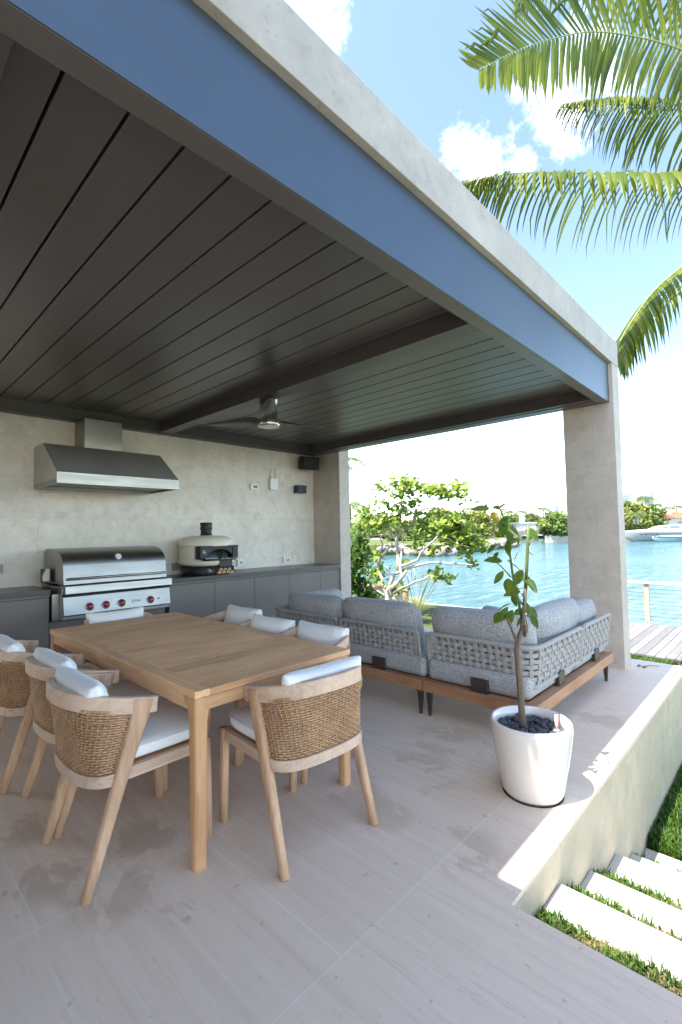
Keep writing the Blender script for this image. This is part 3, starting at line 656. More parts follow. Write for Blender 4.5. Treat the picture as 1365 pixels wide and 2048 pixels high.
# speaker: trapezoid cabinet on a bracket, turned to face the terrace
sp = thing('speaker', 'black wall speaker tilted on a bracket in the upper corner', 'speaker', (5.05, YW-.12, 2.52))
sm = MB(); sm.prism([(-.15, -.10), (.15, -.10), (.15, .03), (.075, .12), (-.075, .12), (-.15, .03)], -.105, .105, 'z')
mt = Matrix.Translation((5.075, YW-.165, 2.525)) @ Matrix.Rotation(R(-14), 4, 'Z') @ Matrix.Rotation(R(8), 4, 'X')
sm.xform(mt); sm.build('cabinet', 'gap', sp, bevel=.018, seg=4)
gm = MB(); gm.box(-.135, .135, -.104, -.1005, -.09, .09); gm.xform(mt); gm.build('grille', 'gap', sp)
MB().tube([(5.05, YW-.002, 2.52), (5.06, YW-.07, 2.52)], .022, 10).build('bracket', 'black', sp)
for x0, x1, z0, z1, lb in ((4.655, 4.80, .955, 1.045, 'white outlet cover near the far end of the countertop'), (3.82, 3.93, .96, 1.055, 'white outlet cover just right of the pizza oven'),
                           (2.85, 2.98, .962, 1.055, 'grey outlet cover between grill and pizza oven'), (.99, 1.075, 1.06, 1.15, 'outlet cover above the counter left of the grill')):
    o = plate('outlet', lb, 'outlet', x0, x1, z0, z1, .035, 'white_plastic' if x0 > 3 else 'concrete', .006); o['group'] = 'outlets above the countertop'
    n = MB(); w = x1-x0
    for a in (.30, .58): n.box(x0+w*a, x0+w*(a+.16), YW-.0385, YW-.0368, z0+.025, z1-.03)
    n.build('socket', 'grey_plastic', o)

# ceiling fan
FX, FY = 2.895, 3.75
fn = thing('ceiling_fan', 'three blade ceiling fan in brushed nickel with round light', 'ceiling fan', (FX, FY, 2.80))
c0 = (FX, FY, 0)
MB().lathe([(0, 2.797), (.105, 2.797), (.107, 2.785), (.088, 2.70), (.070, 2.685)], c0, 40).build('canopy', 'nickel', fn)
MB().lathe([(.075, 2.695), (.088, 2.66), (.090, 2.56), (.105, 2.535), (.112, 2.52), (.0, 2.518)], c0, 40).build('motor', 'metal_dark', fn)
MB().lathe([(.108, 2.519), (.111, 2.515), (.111, 2.478), (.100, 2.474)], c0, 40).build('light_ring', 'nickel', fn)
MB().lathe([(.101, 2.4745), (.06, 2.470), (0, 2.469)], c0, 40).build('light_lens', 'white_plastic', fn)
aim = math.degrees(math.atan2(-FY, -FX))
for ang in (aim+2, aim+122, aim+242):
    bl = MB(); n = 16; path = []; 
    ca_, sa_ = math.cos(R(ang)), math.sin(R(ang)); vs = []
    for i in range(n+1):
        u = i/n; r = .10+.60*u; w = .045+.055*math.sin(math.pi*min(1, u*1.15)**.7)*(1-.35*u); w *= (1 if u < .9 else max(.25, 1-(u-.9)*7))
        tw = R(24-14*u); z = 2.545+.028*u*u-.008*u
        for sgn, th_ in ((-1, .004), (1, .004), (1, -.004), (-1, -.004)):
            s_ = sgn*w; dz = s_*math.sin(tw)+th_; y_ = s_*math.cos(tw)-.02*math.sin(math.pi*u)
            vs.append((FX+r*ca_-y_*sa_, FY+r*sa_+y_*ca_, z+dz))
    fs = [(i*4+j, i*4+(j+1) % 4, (i+1)*4+(j+1) % 4, (i+1)*4+j) for i in range(n) for j in range(4)]+[(0, 1, 2, 3), (n*4+3, n*4+2, n*4+1, n*4)]
    bl.add(vs, fs, True); bl.build('blade', 'metal_dark', fn, bevel=0)

# ------------------------------------------------------------------ dining table
tb = thing('dining_table', 'long teak dining table with boarded top and rounded square legs', 'table', (1.505, 2.875, 0))
tx0, tx1, ty0, ty1 = 1.022, 1.985, 1.845, 3.905; zt = .742
bw = .075; nb = 14; ph = (ty1-ty0)/nb
tpb = MB()
rr = random.Random(3); ycur = ty0
top = None
edges = [ty0]
while edges[-1] < ty1-.09: edges.append(min(ty1, edges[-1]+rr.uniform(.085, .15)))
edges[-1] = ty1
for a, b in zip(edges[:-1], edges[1:]):
    MB().box(tx0+bw+.0008, tx1-bw-.0008, a+.0006, b-.0006, zt-.03, zt-rr.uniform(0, .0006)).build('top_board', 'teak_x', tb, bevel=.0012)
for a, b in ((tx0, tx0+bw), (tx1-bw, tx1)): MB().box(a, b, ty0, ty1, zt-.031, zt).build('border_board', 'teak_y', tb, bevel=.003)
ah = .055
for a, b in ((tx0+.004, tx0+.026), (tx1-.026, tx1-.004)): MB().box(a, b, ty0+.05, ty1-.05, zt-.031-ah, zt-.0315).build('side_apron', 'teak_y', tb)
for a, b in ((ty0+.0005, ty0+.026), (ty1-.026, ty1-.0005)): MB().box(tx0+.05, tx1-.05, a, b, zt-.031-ah, zt-.0315).build('end_apron', 'teak_x', tb)
for lx, ly, sx, sy in ((tx0, ty0, 1, 1), (tx1, ty0, -1, 1), (tx0, ty1, 1, -1), (tx1, ty1, -1, -1)):
    lgm = MB(); L_ = []
    for i in range(14):
        u = i/13; z = .0+u*(zt-.032); w = .056+.010*u + (.055*max(0, (u-.86)/.14)**2.2)
        rad = .016; pts = []
        for cx, cy, a0 in ((w-rad, w-rad, 0), (rad, w-rad, 90), (rad, rad, 180), (w-rad, rad, 270)):
            for q in (0, 30, 60, 90): pts.append((cx+rad*math.cos(R(a0+q)), cy+rad*math.sin(R(a0+q))))
        L_.append([(lx+sx*(p[0]+.002), ly+sy*(p[1]+.0015), z) for p in pts])
    k = 16; vs = [p for r in L_ for p in r]; fs = [(i*k+j, i*k+(j+1) % k, (i+1)*k+(j+1) % k, (i+1)*k+j) for i in range(13) for j in range(k)]+[tuple(range(k))]
    if sx*sy < 0: fs = [f[::-1] for f in fs]
    lgm.add(vs, fs, True); lgm.build('leg', 'teak_z', tb)

# ------------------------------------------------------------------ dining chair
def u_curve(x_s, x_b, hw, n=33):
    """plan curve from (+hw side start) round the back to the other side"""
    pts = []
    xm = x_s-.05 if x_s > -.1 else x_s-.01
    h = n//2
    pts.append((x_s, hw))
    for i in range(n):
        a = math.pi*i/(n-1); c, s_ = math.cos(a), math.sin(a)
        y = hw*math.copysign(abs(c)**.72, c); x = xm+(x_b-xm)*abs(s_)**.86
        pts.append((x, y))
    pts.append((x_s, -hw)); return pts
def resample(pts, n):
    d = [0]
    for a, b in zip(pts[:-1], pts[1:]): d.append(d[-1]+math.dist(a, b))
    out = []
    j = 0
    for i in range(n):
        s_ = d[-1]*i/(n-1)
        while j < len(d)-2 and d[j+1] < s_: j += 1
        f = (s_-d[j])/max(1e-9, d[j+1]-d[j]); out.append(tuple(a+(b-a)*f for a, b in zip(pts[j], pts[j+1])))
    return out
def make_chair():
    c = thing('dining_chair', 'x', 'chair')
    # top rail
    pl = resample(u_curve(.012, -.305, .258), 45)
    zc = lambda x: .680+.062*min(1, max(0, -x/.30))**1.1
    sect = lambda i, t: [(.0135, -.033), (.0165, -.030), (.0165, .030), (.0135, .033), (-.0125, .033), (-.0155, .030), (-.0155, -.030), (-.0125, -.033)]
    MB().sweep([(x, y, zc(x)) for x, y in pl], sect, smooth=True).build('top_rail', 'pale_h', c, sharp=R(32))
    lo = resample(u_curve(-.145, -.262, .247), 41)
    MB().sweep([(x, y, .419) for x, y in lo], lambda i, t: [(.0115, -.0235), (.014, -.021), (.014, .021), (.0115, .0235), (-.011, .0235), (-.0135, .021), (-.0135, -.021), (-.011, -.0235)], smooth=True).build('lower_rail', 'pale_h', c, sharp=R(32))
    # slanted back legs
    for s_ in (1, -1):
        lg = MB(); path = [(-.268, .262*s_, 0), (-.216, .261*s_, .16), (-.166, .26*s_, .32), (-.122, .26*s_, .46), (-.075, .26*s_, .60), (-.058, .26*s_, .65), (-.050, .26*s_, .69), (-.045, .26*s_, .714)]
        ws = [.019, .0225, .026, .030, .036, .040, .045, .049]; ts = [.017, .019, .0205, .021, .021, .0205, .020, .0195]
        def sec(i, t):
            w, d_ = ws[i], ts[i]; q = []
            for k in range(12):
                a = 2*math.pi*(k+.5)/12; q.append((d_*math.copysign(abs(math.cos(a))**.6, math.cos(a)), w*math.copysign(abs(math.sin(a))**.6, math.sin(a))))
            return q
        lg.sweep(path, sec, [(1, 0, .35)]*len(path), smooth=True); lo_ = lg.build('back_leg', 'pale_z', c)
        MB().lathe([(0, -.001), (.014, -.001), (.015, .006)], (-.268, .262*s_, .0), 12).build('foot_pad', 'black', lo_)
        fl = MB(); fl.sweep([(.265, .25*s_, .0), (.258, .25*s_, .25), (.250, .25*s_, .452)], lambda i, t: [(( .017+.005*t)*a, (.019+.006*t)*b) for a, b in ((-1, -.6), (-.6, -1), (.6, -1), (1, -.6), (1, .6), (.6, 1), (-.6, 1), (-1, .6))], [(1, 0, 0)]*3, smooth=True)
        fl.build('front_leg', 'pale_z', c)
        sr = MB(); sr.sweep([(-.15, .25*s_, .425), (.235, .25*s_, .428)], lambda i, t: [(-.013, -.024), (.013, -.024), (.013, .024), (-.013, .024)]); sr.build('side_rail', 'pale_h', c, bevel=.003)
    for x in (.245, -.18): MB().box(x-.013, x+.013, -.235, .235, .404, .448).build('cross_rail', 'pale_h', c)
    MB().box(-.19, .23, -.236, .236, .430, .447).build('seat_board', 'wicker', c)
    # woven back: horizontal strands over and under vertical stakes
    wk = MB(); z0, z1 = .445, .660; rows = 24; NS = 33
    def surf(t, v):
        z = z0+(z1-z0)*v
        xs_ = -.158+.072*v; xb = -.262-.040*v; hw = .247+.009*v
        return xs_, xb, hw, z
    def ring(v, n):
        xs_, xb, hw, z = surf(0, v); return resample(u_curve(xs_, xb, hw), n)
    top_add = lambda x, v: max(0, zc(x)-.680)*v
    nn = NS*2+1
    for r_ in range(rows):
        v = (r_+.5)/rows; pts = ring(v, nn); path = []; ups = []
        for i, (x, y) in enumerate(pts):
            a = pts[max(0, i-1)]; b = pts[min(nn-1, i+1)]; tx, ty = b[0]-a[0], b[1]-a[1]; l = math.hypot(tx, ty)
            nx, ny = ty/l, -tx/l
            off = .0038*(1 if ((i//2+r_) % 2 == 0) else -1)*(1 if i % 2 == 0 else 0)
            path.append((x+nx*off, y+ny*off, z0+(z1-z0)*v+top_add(x, v)))
        wk.sweep(path, lambda i, t: [(.0030, 0), (0, .0046), (-.0030, 0), (0, -.0046)], smooth=True)
    for i in range(0, nn, 2):
        path = []
        for q in range(7):
            v = q/6; x, y = ring(v, nn)[i]; path.append((x, y, z0+(z1-z0)*v+top_add(x, v)))
        wk.tube(path, .0030, 5)
    wk.build('woven_back', 'wicker', c)
    sc_ = MB().puff(.50, .49, .088, 12, .22, .12, 3, .0015); sc_.xform(Matrix.Translation((.035, 0, .490))); so_ = sc_.build('seat_cushion', 'white_fabric', c)
    pr = MB(); lp_ = []
    for q in range(64):
        a = 2*math.pi*q/64; ca_, sa_ = math.cos(a), math.sin(a); k_ = (abs(ca_)**7+abs(sa_)**7)**(-1/7); lp_.append((.035+.247*ca_*k_, .242*sa_*k_, .512))
    pr.tube(lp_, .0035, 6, closed=True); pr.build('piping', 'white_fabric', so_)
    pp = [( -.213, y, z) for y, z in ()]
    pw = MB().pillow(.46, .285, .165, 18, 3.0, .06, 8, .003, .36)
    pw.xform(Matrix.Translation((-.195, 0, .660)) @ Matrix.Rotation(R(-13), 4, 'Y') @ Matrix(((0, 0, 1, 0), (1, 0, 0, 0), (0, 1, 0, 0), (0, 0, 0, 1))))
    pw.build('pillow', 'white_fabric', c)
    return c
chair = make_chair()
spots = [(.925, 2.285, 0, 'pale teak wicker chair nearest the camera on the left table side'),
         (.968, 2.825, 1, 'pale teak wicker chair in the middle of the left table side'),
         (.888, 3.465, -1, 'pale teak wicker chair farthest along the left table side'),
         (1.535, 1.800, 86, 'pale teak wicker chair at the near table end, back to the viewer'),
         (1.975, 2.285, 180, 'wicker chair across the table, nearest to the sofa corner'),
         (1.935, 2.765, 181, 'wicker chair across the table, between its two neighbours'),
         (2.085, 3.350, 179, 'wicker chair pulled out across the table, nearest the cabinets'),
         (1.545, 3.860, 269, 'wicker chair at the far table end in front of the grill')]
for i, (x, y, a, lb) in enumerate(spots):
    o = chair if i == 0 else clone(chair)
    o.location = (x, y, 0); o.rotation_euler = (0, 0, R(a)); o['label'] = lb; o['group'] = 'dining chairs around the teak table'

# ------------------------------------------------------------------ corner sofa
def rope_panel(parent, path, z0, z1, flare, n_v, rows=5):
    """woven rope backrest: rope wrapped frame, upright straps and horizontal straps passing over and under
    path: plan polyline (outer side on the right hand of travel)"""
    n = n_v*4+1
    P = resample(path, n)
    nor = []
    for i in range(n):
        a = P[max(0, i-1)]; b = P[min(n-1, i+1)]; tx, ty = b[0]-a[0], b[1]-a[1]; l = math.hypot(tx, ty); nor.append((ty/l, -tx/l))
    def at_(i, v, off=0):
        e = flare*v+off; return (P[i][0]+nor[i][0]*e, P[i][1]+nor[i][1]*e, z0+(z1-z0)*v)
    fr = MB(); rad = .0165; rc = .04
    loop = []
    ii = [i for i in range(n)]
    loop += [at_(i, 0) for i in ii[2:-2]]+[at_(n-1, .06), at_(n-1, .5), at_(n-1, .94)]+[at_(i, 1) for i in ii[2:-2][::-1]]+[at_(0, .94), at_(0, .5), at_(0, .06)]
    fr.tube(loop, rad, 10, closed=True); f = fr.build('back_frame', 'rope', parent)
    st = MB()
    hw, ht = .0135, .0042
    def strap(pts, ups): st.sweep(pts, lambda i, t: [(ht, -hw), (ht, hw), (-ht, hw), (-ht, -hw)], ups, cap=True)
    vr = [.20+.60*k/(rows-1) for k in range(rows)]
    rnd = random.Random(n_v)
    for c in range(n_v):
        i = 2+c*4
        pts = []; ups = []
        tx, ty = -nor[i][1], nor[i][0]
        sl = rnd.uniform(-.004, .004)
        samples = [(0.02, 0)]
        for k, v in enumerate(vr): samples.append((v, .006*(1 if (k+c) % 2 else -1)))
        samples.append((.98, 0))
        dense = []
        for (va, oa), (vb, ob) in zip(samples[:-1], samples[1:]): dense += [(va, oa), ((va+vb)/2, (oa+ob)/2)]
        dense.append(samples[-1])
        lean = -.018
        for v, o_ in dense:
            p = at_(i, v, o_); pts.append((p[0]+tx*(sl+lean*max(0, v-.8)*5*.5), p[1]+ty*(sl+lean*max(0, v-.8)*5*.5), p[2])); ups.append((tx, ty, 0))
        strap(pts, ups)
    for k, v in enumerate(vr):
        pts = []; vv = v+rnd.uniform(-.01, .01)
        for i in range(0, n):
            c, q = divmod(i-2, 4)
            if q == 0: o_ = -.006*(1 if (k+c) % 2 else -1)
            else: o_ = 0 if q == 2 else .5*(-.006)*(1 if (k+(c if q == 1 else c+1)) % 2 else -1)
            if i in (0, n-1): o_ = 0
            pts.append(at_(i, vv, o_))
        strap(pts, None)
    st.build('woven_straps', 'rope', f); return f
def fillet(p0, p1, p2, r, n=7):
    a = Vector(p0)-Vector(p1); b = Vector(p2)-Vector(p1); a.normalize(); b.normalize(); P1 = Vector(p1)
    return [tuple((P1+a*r)*(1-t)**2+P1*2*t*(1-t)+(P1+b*r)*t*t) for t in [i/(n-1) for i in range(n)]]
def seat_cushion(parent, x0, x1, y0, y1, z0, z1):
    return MB().box(x0+.008, x1-.004, y0+.004, y1-.004, z0, z1).build('seat_cushion', 'grey_fabric', parent, bevel=.042, seg=5)
def back_cushion(parent, cx, cy, cz, w, h, th_, rz, tilt, seed):
    m = MB().pillow(w*1.03, h, th_*1.15, 24, 4, .02, seed, .0045, .40, 7)
    m.xform(Matrix.Translation((cx, cy, cz)) @ Matrix.Rotation(R(rz), 4, 'Z') @ Matrix.Rotation(R(90-tilt), 4, 'X')); return m.build('back_cushion', 'grey_fabric', parent)
def sofa_leg(parent, x, y):
    m = MB(); m.sweep([(x, y, .012), (x, y, .10), (x, y, .178)], lambda i, t: [(a*(.009+.005*t), b*(.012+.012*t)) for a, b in ((-1, -1), (1, -1), (1, 1), (-1, 1))], [(0, 1, 0)]*3)
    m.box(x-.03, x+.03, y-.03, y+.03, .178, .1845); o = m.build('leg', 'sofa_metal', parent, bevel=.002)
    MB().lathe([(0, 0), (.014, 0), (.016, .008), (.008, .014), (0, .014)], (x, y, 0), 14).build('foot', 'sofa_metal', o)
def bracket(parent, x0, x1, y0, y1, z0=.25, z1=.36):
    MB().box(x0, x1, y0, y1, z0, z1).build('back_bracket', 'sofa_metal', parent, bevel=.003)
# module A : along y, faces the water
sa = thing('sofa_module', 'long grey woven rope sofa module with its back to the dining table', 'sofa', (3.5, 3.05, 0))
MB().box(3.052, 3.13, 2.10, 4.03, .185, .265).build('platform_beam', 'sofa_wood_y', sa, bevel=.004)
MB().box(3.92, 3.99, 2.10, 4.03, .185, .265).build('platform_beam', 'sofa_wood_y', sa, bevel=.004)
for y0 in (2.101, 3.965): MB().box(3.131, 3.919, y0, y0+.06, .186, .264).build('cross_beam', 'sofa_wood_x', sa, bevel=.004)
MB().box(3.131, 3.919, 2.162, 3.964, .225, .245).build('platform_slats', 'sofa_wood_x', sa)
for x, y in ((3.09, 2.135), (3.09, 3.99), (3.95, 2.135), (3.95, 3.99)): sofa_leg(sa, x, y)
seat_cushion(sa, 3.10, 3.98, 2.105, 3.06, .266, .42); seat_cushion(sa, 3.10, 3.98, 3.065, 4.02, .266, .42)
rope_panel(sa, [(3.155, 2.175), (3.155, 3.035)][::-1], .345, .612, .022, 16)
rope_panel(sa, fillet((3.6, 4.03), (3.155, 4.03), (3.155, 3.06), .16)[:0]+[(3.50, 4.035)]+fillet((3.6, 4.035), (3.155, 4.035), (3.155, 3.06), .14)+[(3.155, 3.065)], .345, .612, .022, 24)
bracket(sa, 3.078, 3.10, 2.48, 2.61); bracket(sa, 3.078, 3.10, 3.49, 3.61)
back_cushion(sa, 3.285, 2.665, .585, .84, .46, .21, 90, 13, 2); back_cushion(sa, 3.285, 3.475, .575, .80, .46, .21, 90, 13, 3)
back_cushion(sa, 3.72, 3.90, .56, .60, .40, .19, 0, -10, 5)
# module B : corner piece
sb_ = thing('corner_sofa_module', 'grey woven rope corner sofa module with cushions behind the potted lemon tree', 'sofa', (3.9, 1.65, 0))
MB().box(3.052, 3.13, 1.235, 2.092, .185, .265).build('platform_beam', 'sofa_wood_y', sb_, bevel=.004)
MB().box(3.131, 4.86, 1.235, 1.313, .185, .265).build('platform_beam', 'sofa_wood_x', sb_, bevel=.004)
MB().box(3.131, 4.86, 2.02, 2.09, .186, .264).build('platform_beam', 'sofa_wood_x', sb_, bevel=.004)
MB().box(4.79, 4.859, 1.314, 2.019, .187, .263).build('cross_beam', 'sofa_wood_y', sb_, bevel=.004)
MB().box(3.131, 4.789, 1.314, 2.019, .225, .245).build('platform_slats', 'sofa_wood_x', sb_)
for x, y in ((3.10, 2.06), (3.10, 1.28), (4.845, 1.30), (4.82, 2.05)): sofa_leg(sb_, x, y)
seat_cushion(sb_, 3.10, 3.99, 1.29, 2.09, .266, .42); seat_cushion(sb_, 3.995, 4.84, 1.29, 2.09, .266, .42)
pth = [(3.155, 2.085)]+fillet((3.155, 2.1), (3.155, 1.285), (4.1, 1.285), .10)+[(4.065, 1.285)]
rope_panel(sb_, pth, .345, .612, .03, 31)
rope_panel(sb_, [(4.10, 1.285), (4.865, 1.285)], .345, .612, .03, 14)
bracket(sb_, 3.078, 3.10, 1.57, 1.70); bracket(sb_, 3.57, 3.69, 1.264, 1.288); bracket(sb_, 4.43, 4.55, 1.264, 1.288)
back_cushion(sb_, 3.29, 1.71, .585, .80, .47, .21, 90, 13, 6)
back_cushion(sb_, 3.87, 1.43, .60, .86, .47, .21, 0, -14, 7)
back_cushion(sb_, 4.50, 1.44, .555, .64, .42, .19, 0, -14, 9)
back_cushion(sb_, 3.55, 1.66, .57, .56, .44, .18, 52, 10, 11)

# ------------------------------------------------------------------ planter with lemon tree
PC = Vector((2.56, 1.066, 0)); PH = .385
po = thing('planter_pot', 'glossy white round planter pot standing on the terrace edge', 'planter', PC)
MB().lathe([(0, .002), (.135, .002), (.150, .012), (.158, .03), (.178, .14), (.196, .25), (.207, .33), (.2085, .36), (.205, .378), (.197, .385), (.186, .380), (.178, .35), (.17, .30)], tuple(PC), 72).build('shell', 'glaze', po)
MB().lathe([(.1775, .322), (0, .322)], tuple(PC), 40).build('soil', 'black', po)
MB().lathe([(.140, .0005), (.152, .0005), (.153, .006)], tuple(PC), 60).build('base_ring', 'black', po)
rnd = random.Random(21); pts = []; tries = 0
while len(pts) < 78 and tries < 9000:
    tries += 1
    a = rnd.uniform(0, 6.283); r = .162*math.sqrt(rnd.random()); p = (r*math.cos(a), r*math.sin(a))
    if math.dist(p, (-.004, -.03)) < .022 or math.dist(p, (.045, -.125)) < .034: continue
    if all(math.dist(p, q) > .0265 for q in pts): pts.append(p)
pm = MB(); 
ico = MB().puff(.042, .034, .024, 4, .3, 0)
peb = None
for i, (x, y) in enumerate(pts):
    if peb is None: peb = ico.build('pebble', 'pebble'); o = peb
    else: o = clone(peb)
    s_ = rnd.uniform(.72, 1.12); o.scale = (s_*rnd.uniform(.9, 1.15), s_, s_*rnd.uniform(.9, 1.2))
    o.location = PC+Vector((x, y, .335+rnd.uniform(-.002, .006))); o.rotation_euler = (rnd.uniform(-.35, .35), rnd.uniform(-.35, .35), rnd.uniform(0, 3.1))
    tag(o, 'smooth dark grey river pebble among the pebbles filling the white planter', 'pebble', 'river pebbles in the planter')
wg = thing('water_level_gauge', 'red and white water gauge stick in a dark holder among planter pebbles', 'water gauge', PC+Vector((.045, -.125, .335)))
gx, gy = PC.x+.045, PC.y-.125
MB().box(gx-.032, gx+.032, gy-.017, gy+.017, .328, .352).build('holder', 'grey_plastic', wg, bevel=.006, seg=3)
MB().tube([(gx-.012, gy, .35), (gx-.012, gy, .425)], .0085, 12).build('tube', 'white_plastic', wg)
MB().box(gx-.0165, gx-.0075, gy-.0098, gy-.0082, .36, .41).build('indicator', 'red', wg)

def pix(px, py, d0, dd=0): return W(px, py, d0+dd)
DEP = (PC-EYE).dot(CF)
lt = thing('lemon_tree', 'thin young lemon tree with sparse leaves growing in the white planter', 'tree', PC+Vector((0, 0, .33)))
def br(pp, r0, r1, name, m, parent, k=8):
    n = len(pp); return MB().tube(pp, [r0+(r1-r0)*i/(n-1) for i in range(n)], k).build(name, m, parent)
d = DEP-.02
tr = [pix(x, y, d, e) for x, y, e in ((1046, 1462, 0), (1044, 1420, 0), (1041, 1380, .01), (1037, 1330, .01), (1034, 1298, .0), (1037, 1280, 0), (1043, 1262, 0))]
br(tr, .0185, .0135, 'trunk', 'bark', lt, 10)
m1 = [pix(x, y, d, e) for x, y, e in ((1042, 1266, 0), (1047, 1240, -.01), (1049, 1210, -.02), (1052, 1170, -.03), (1054, 1130, -.04), (1056, 1090, -.05), (1057, 1050, -.06))]
b1 = MB().tube(m1[:4], [.012, .0105, .0095, .009], 9).build('main_stem', 'bark', lt); MB().tube(m1[3:], [.009, .0085, .008, .0072], 9).build('green_shoot', 'greenstem', b1)
m2 = [pix(x, y, d, e) for x, y, e in ((1045, 1240, 0), (1040, 1215, .02), (1032, 1180, .05), (1026, 1150, .06), (1022, 1120, .07), (1017, 1080, .08), (1012, 1052, .09), (1006, 1030, .1), (998, 1012, .1), (985, 993, .1), (968, 975, .1))]
br(m2, .0085, .0022, 'branch', 'greenstem', lt)
br([pix(x, y, d, e) for x, y, e in ((1036, 1286, 0), (1025, 1262, -.03), (1017, 1240, -.06), (1015, 1232, -.06))], .007, .0055, 'branch', 'bark', lt)
br([pix(x, y, d, e) for x, y, e in ((1050, 1272, 0), (1053, 1258, -.02), (1052, 1250, -.02))], .010, .011, 'branch', 'bark', lt)
br([pix(x, y, d, e) for x, y, e in ((1023, 1155, .06), (1005, 1135, .1), (988, 1120, .14), (975, 1112, .15))], .004, .0018, 'branch', 'greenstem', lt)
br([pix(x, y, d, e) for x, y, e in ((1016, 1120, .07), (1035, 1135, .02), (1048, 1147, 0))], .003, .002, 'branch', 'greenstem', lt)
br([pix(x, y, d, e) for x, y, e in ((1000, 1018, .1), (982, 1014, .12), (955, 1013, .14))], .0025, .0015, 'branch', 'greenstem', lt)
br([pix(x, y, d, e) for x, y, e in ((984, 992, .1), (974, 986, .1), (963, 982, .1))], .002, .001, 'branch', 'greenstem', lt)
br([pix(x, y, d, e) for x, y, e in ((1057, 1092, -.05), (1064, 1083, -.06), (1068, 1076, -.06))], .003, .002, 'branch', 'greenstem', lt)
def leaf(b, c, ax, nrm, L_, w, curl=.15):
    ax = Vector(ax).normalized(); nrm = Vector(nrm); sd = ax.cross(nrm).normalized(); nrm = sd.cross(ax).normalized(); c = Vector(c)
    n = 6; vs = []
    for i in range(n+1):
        u = i/n; ww = w*math.sin(math.pi*min(.98, max(.02, u**.85)))**.75; mid = c+ax*(L_*u)-nrm*(curl*L_*u*u)
        vs += [mid-sd*ww+nrm*(.25*ww), mid, mid+sd*ww+nrm*(.25*ww)]
    fs = []
    for i in range(n): fs += [(i*3, i*3+1, i*3+4, i*3+3), (i*3+1, i*3+2, i*3+5, i*3+4)]
    b.add([tuple(p) for p in vs], fs, True)
lm = MB(); rnd = random.Random(7)
leafpix = [(975, 1025, 42, .9), (1000, 1022, 26, 1), (1006, 1016, 26, .9), (1010, 1042, 50, 1), (1012, 1040, 45, .8), (1020, 1070, 34, 1), (1012, 1090, 40, .9), (1028, 1085, 30, .9), (1015, 1105, 34, 1), (1000, 1130, 42, 1), (985, 1098, 34, .9),
           (1030, 1112, 30, .8), (1003, 1150, 36, .8), (1022, 1165, 46, 1), (1040, 1160, 50, 1), (1042, 1148, 44, 1), (1048, 1172, 30, .9), (1028, 1180, 34, 1), (1064, 1160, 26, .9), (1058, 1170, 50, 1.15), (1033, 1190, 40, 1), (1035, 1206, 40, 1),
           (1020, 1215, 36, 1), (1008, 1222, 44, 1), (1000, 1232, 40, 1), (1022, 1228, 40, 1), (1014, 1238, 34, .9), (1046, 1228, 34, 1), (1058, 1212, 30, 1), (1062, 1222, 38, 1), (1056, 1235, 42, 1.1), (1068, 1238, 34, .9), (1040, 1240, 30, .8), (1030, 1200, 30, .8),
           (1063, 1112, 26, .7), (1060, 1068, 40, 1.5), (1055, 1070, 24, 1), (958, 1012, 22, .7), (968, 1014, 22, .7), (990, 1015, 22, .8), (1022, 1058, 36, .9), (1005, 1056, 30, .9), (1038, 1076, 28, .7), (992, 1112, 28, .8), (1045, 1185, 30, .9), (1050, 1195, 26, .9), (1036, 1172, 34, 1)]
for x, y, L_, wf in leafpix:
    side = 1 if x > 1048 else (-1 if x < 1015 else rnd.choice((-1, 1)))
    c = pix(x-side*6+rnd.uniform(-3, 3), y-8, d, rnd.uniform(-.10, .10)+(.05 if y < 1150 else 0))
    axd = CR*(side*rnd.uniform(.1, .9))+Vector((0, 0, -1))*rnd.uniform(-.1, 1.0)+CF*rnd.uniform(-.5, .5)
    nrm = Vector((rnd.uniform(-.7, .7), rnd.uniform(-.7, .7), 1))-CF*rnd.uniform(.2, 1.0)
    leaf(lm, c, axd, nrm, L_/943*d*.86, .20*L_/943*d*1.12*wf)
lm.build('foliage', 'lemon_leaf', lt)
for x, y, r_ in ((989, 1031, .0175), (995, 1041, .0165)):
    MB().puff(r_*2.1, r_*2.1, r_*2.2, 8, 0, 0).xform(Matrix.Translation(pix(x, y, d, .08))).build('lemon', 'lemon', lt)

# ------------------------------------------------------------------ dry twig with leaves lying on the floor
p = onz(1286, 1333, 0); tw = MB(); 
tw.tube([p+Vector((0, 0, .004)), p+Vector((.06, -.05, .006)), p+Vector((.10, -.12, .004))], .003, 5)
for k in range(4): leaf(tw, p+Vector((.02*k-.03, .015*(k % 2), .004)), (rnd.uniform(-1, 1), rnd.uniform(-1, 1), .15), (0, 0, 1), .05, .014)
tag(tw.build('fallen_twig', 'bark'), 'small dry twig lying on the floor beside the right pillar', 'twig')

# ------------------------------------------------------------------ deck and cable railing
dz = -.70
dk = MB(); yy = -5.0
deck_t = structure('deck', MB().box(9.18, 12.15, -5.0, 3.1, dz-.30, dz-.03), 'deck')
nb_ = 0
dkb = MB(); rnd = random.Random(9)
while yy < 3.05:
    dkb.box(9.15, 12.17, yy+.004, yy+.136, dz-.028, dz-rnd.uniform(0, .004)); yy += .14
db = dkb.build('deck_boards', 'deck', deck_t)
g_d = G(M['deck'])   # board to board tone
gi = N(g_d.t, 'ShaderNodeNewGeometry'); link = M['deck'].node_tree.nodes['Principled BSDF'].inputs['Base Color'].links[0].from_socket
g_d.base(g_d.mix(1.0, link, g_d.ramp(gi.outputs['Random Per Island'], [(0, (.62, .62, .63)), (.5, (.95, .95, .95)), (1, (1.15, 1.13, 1.1))]), 'MULTIPLY'))
rl = thing('cable_railing', 'hardwood railing with steel cables along the deck edge over the water', 'railing', (12.1, -.8, dz))
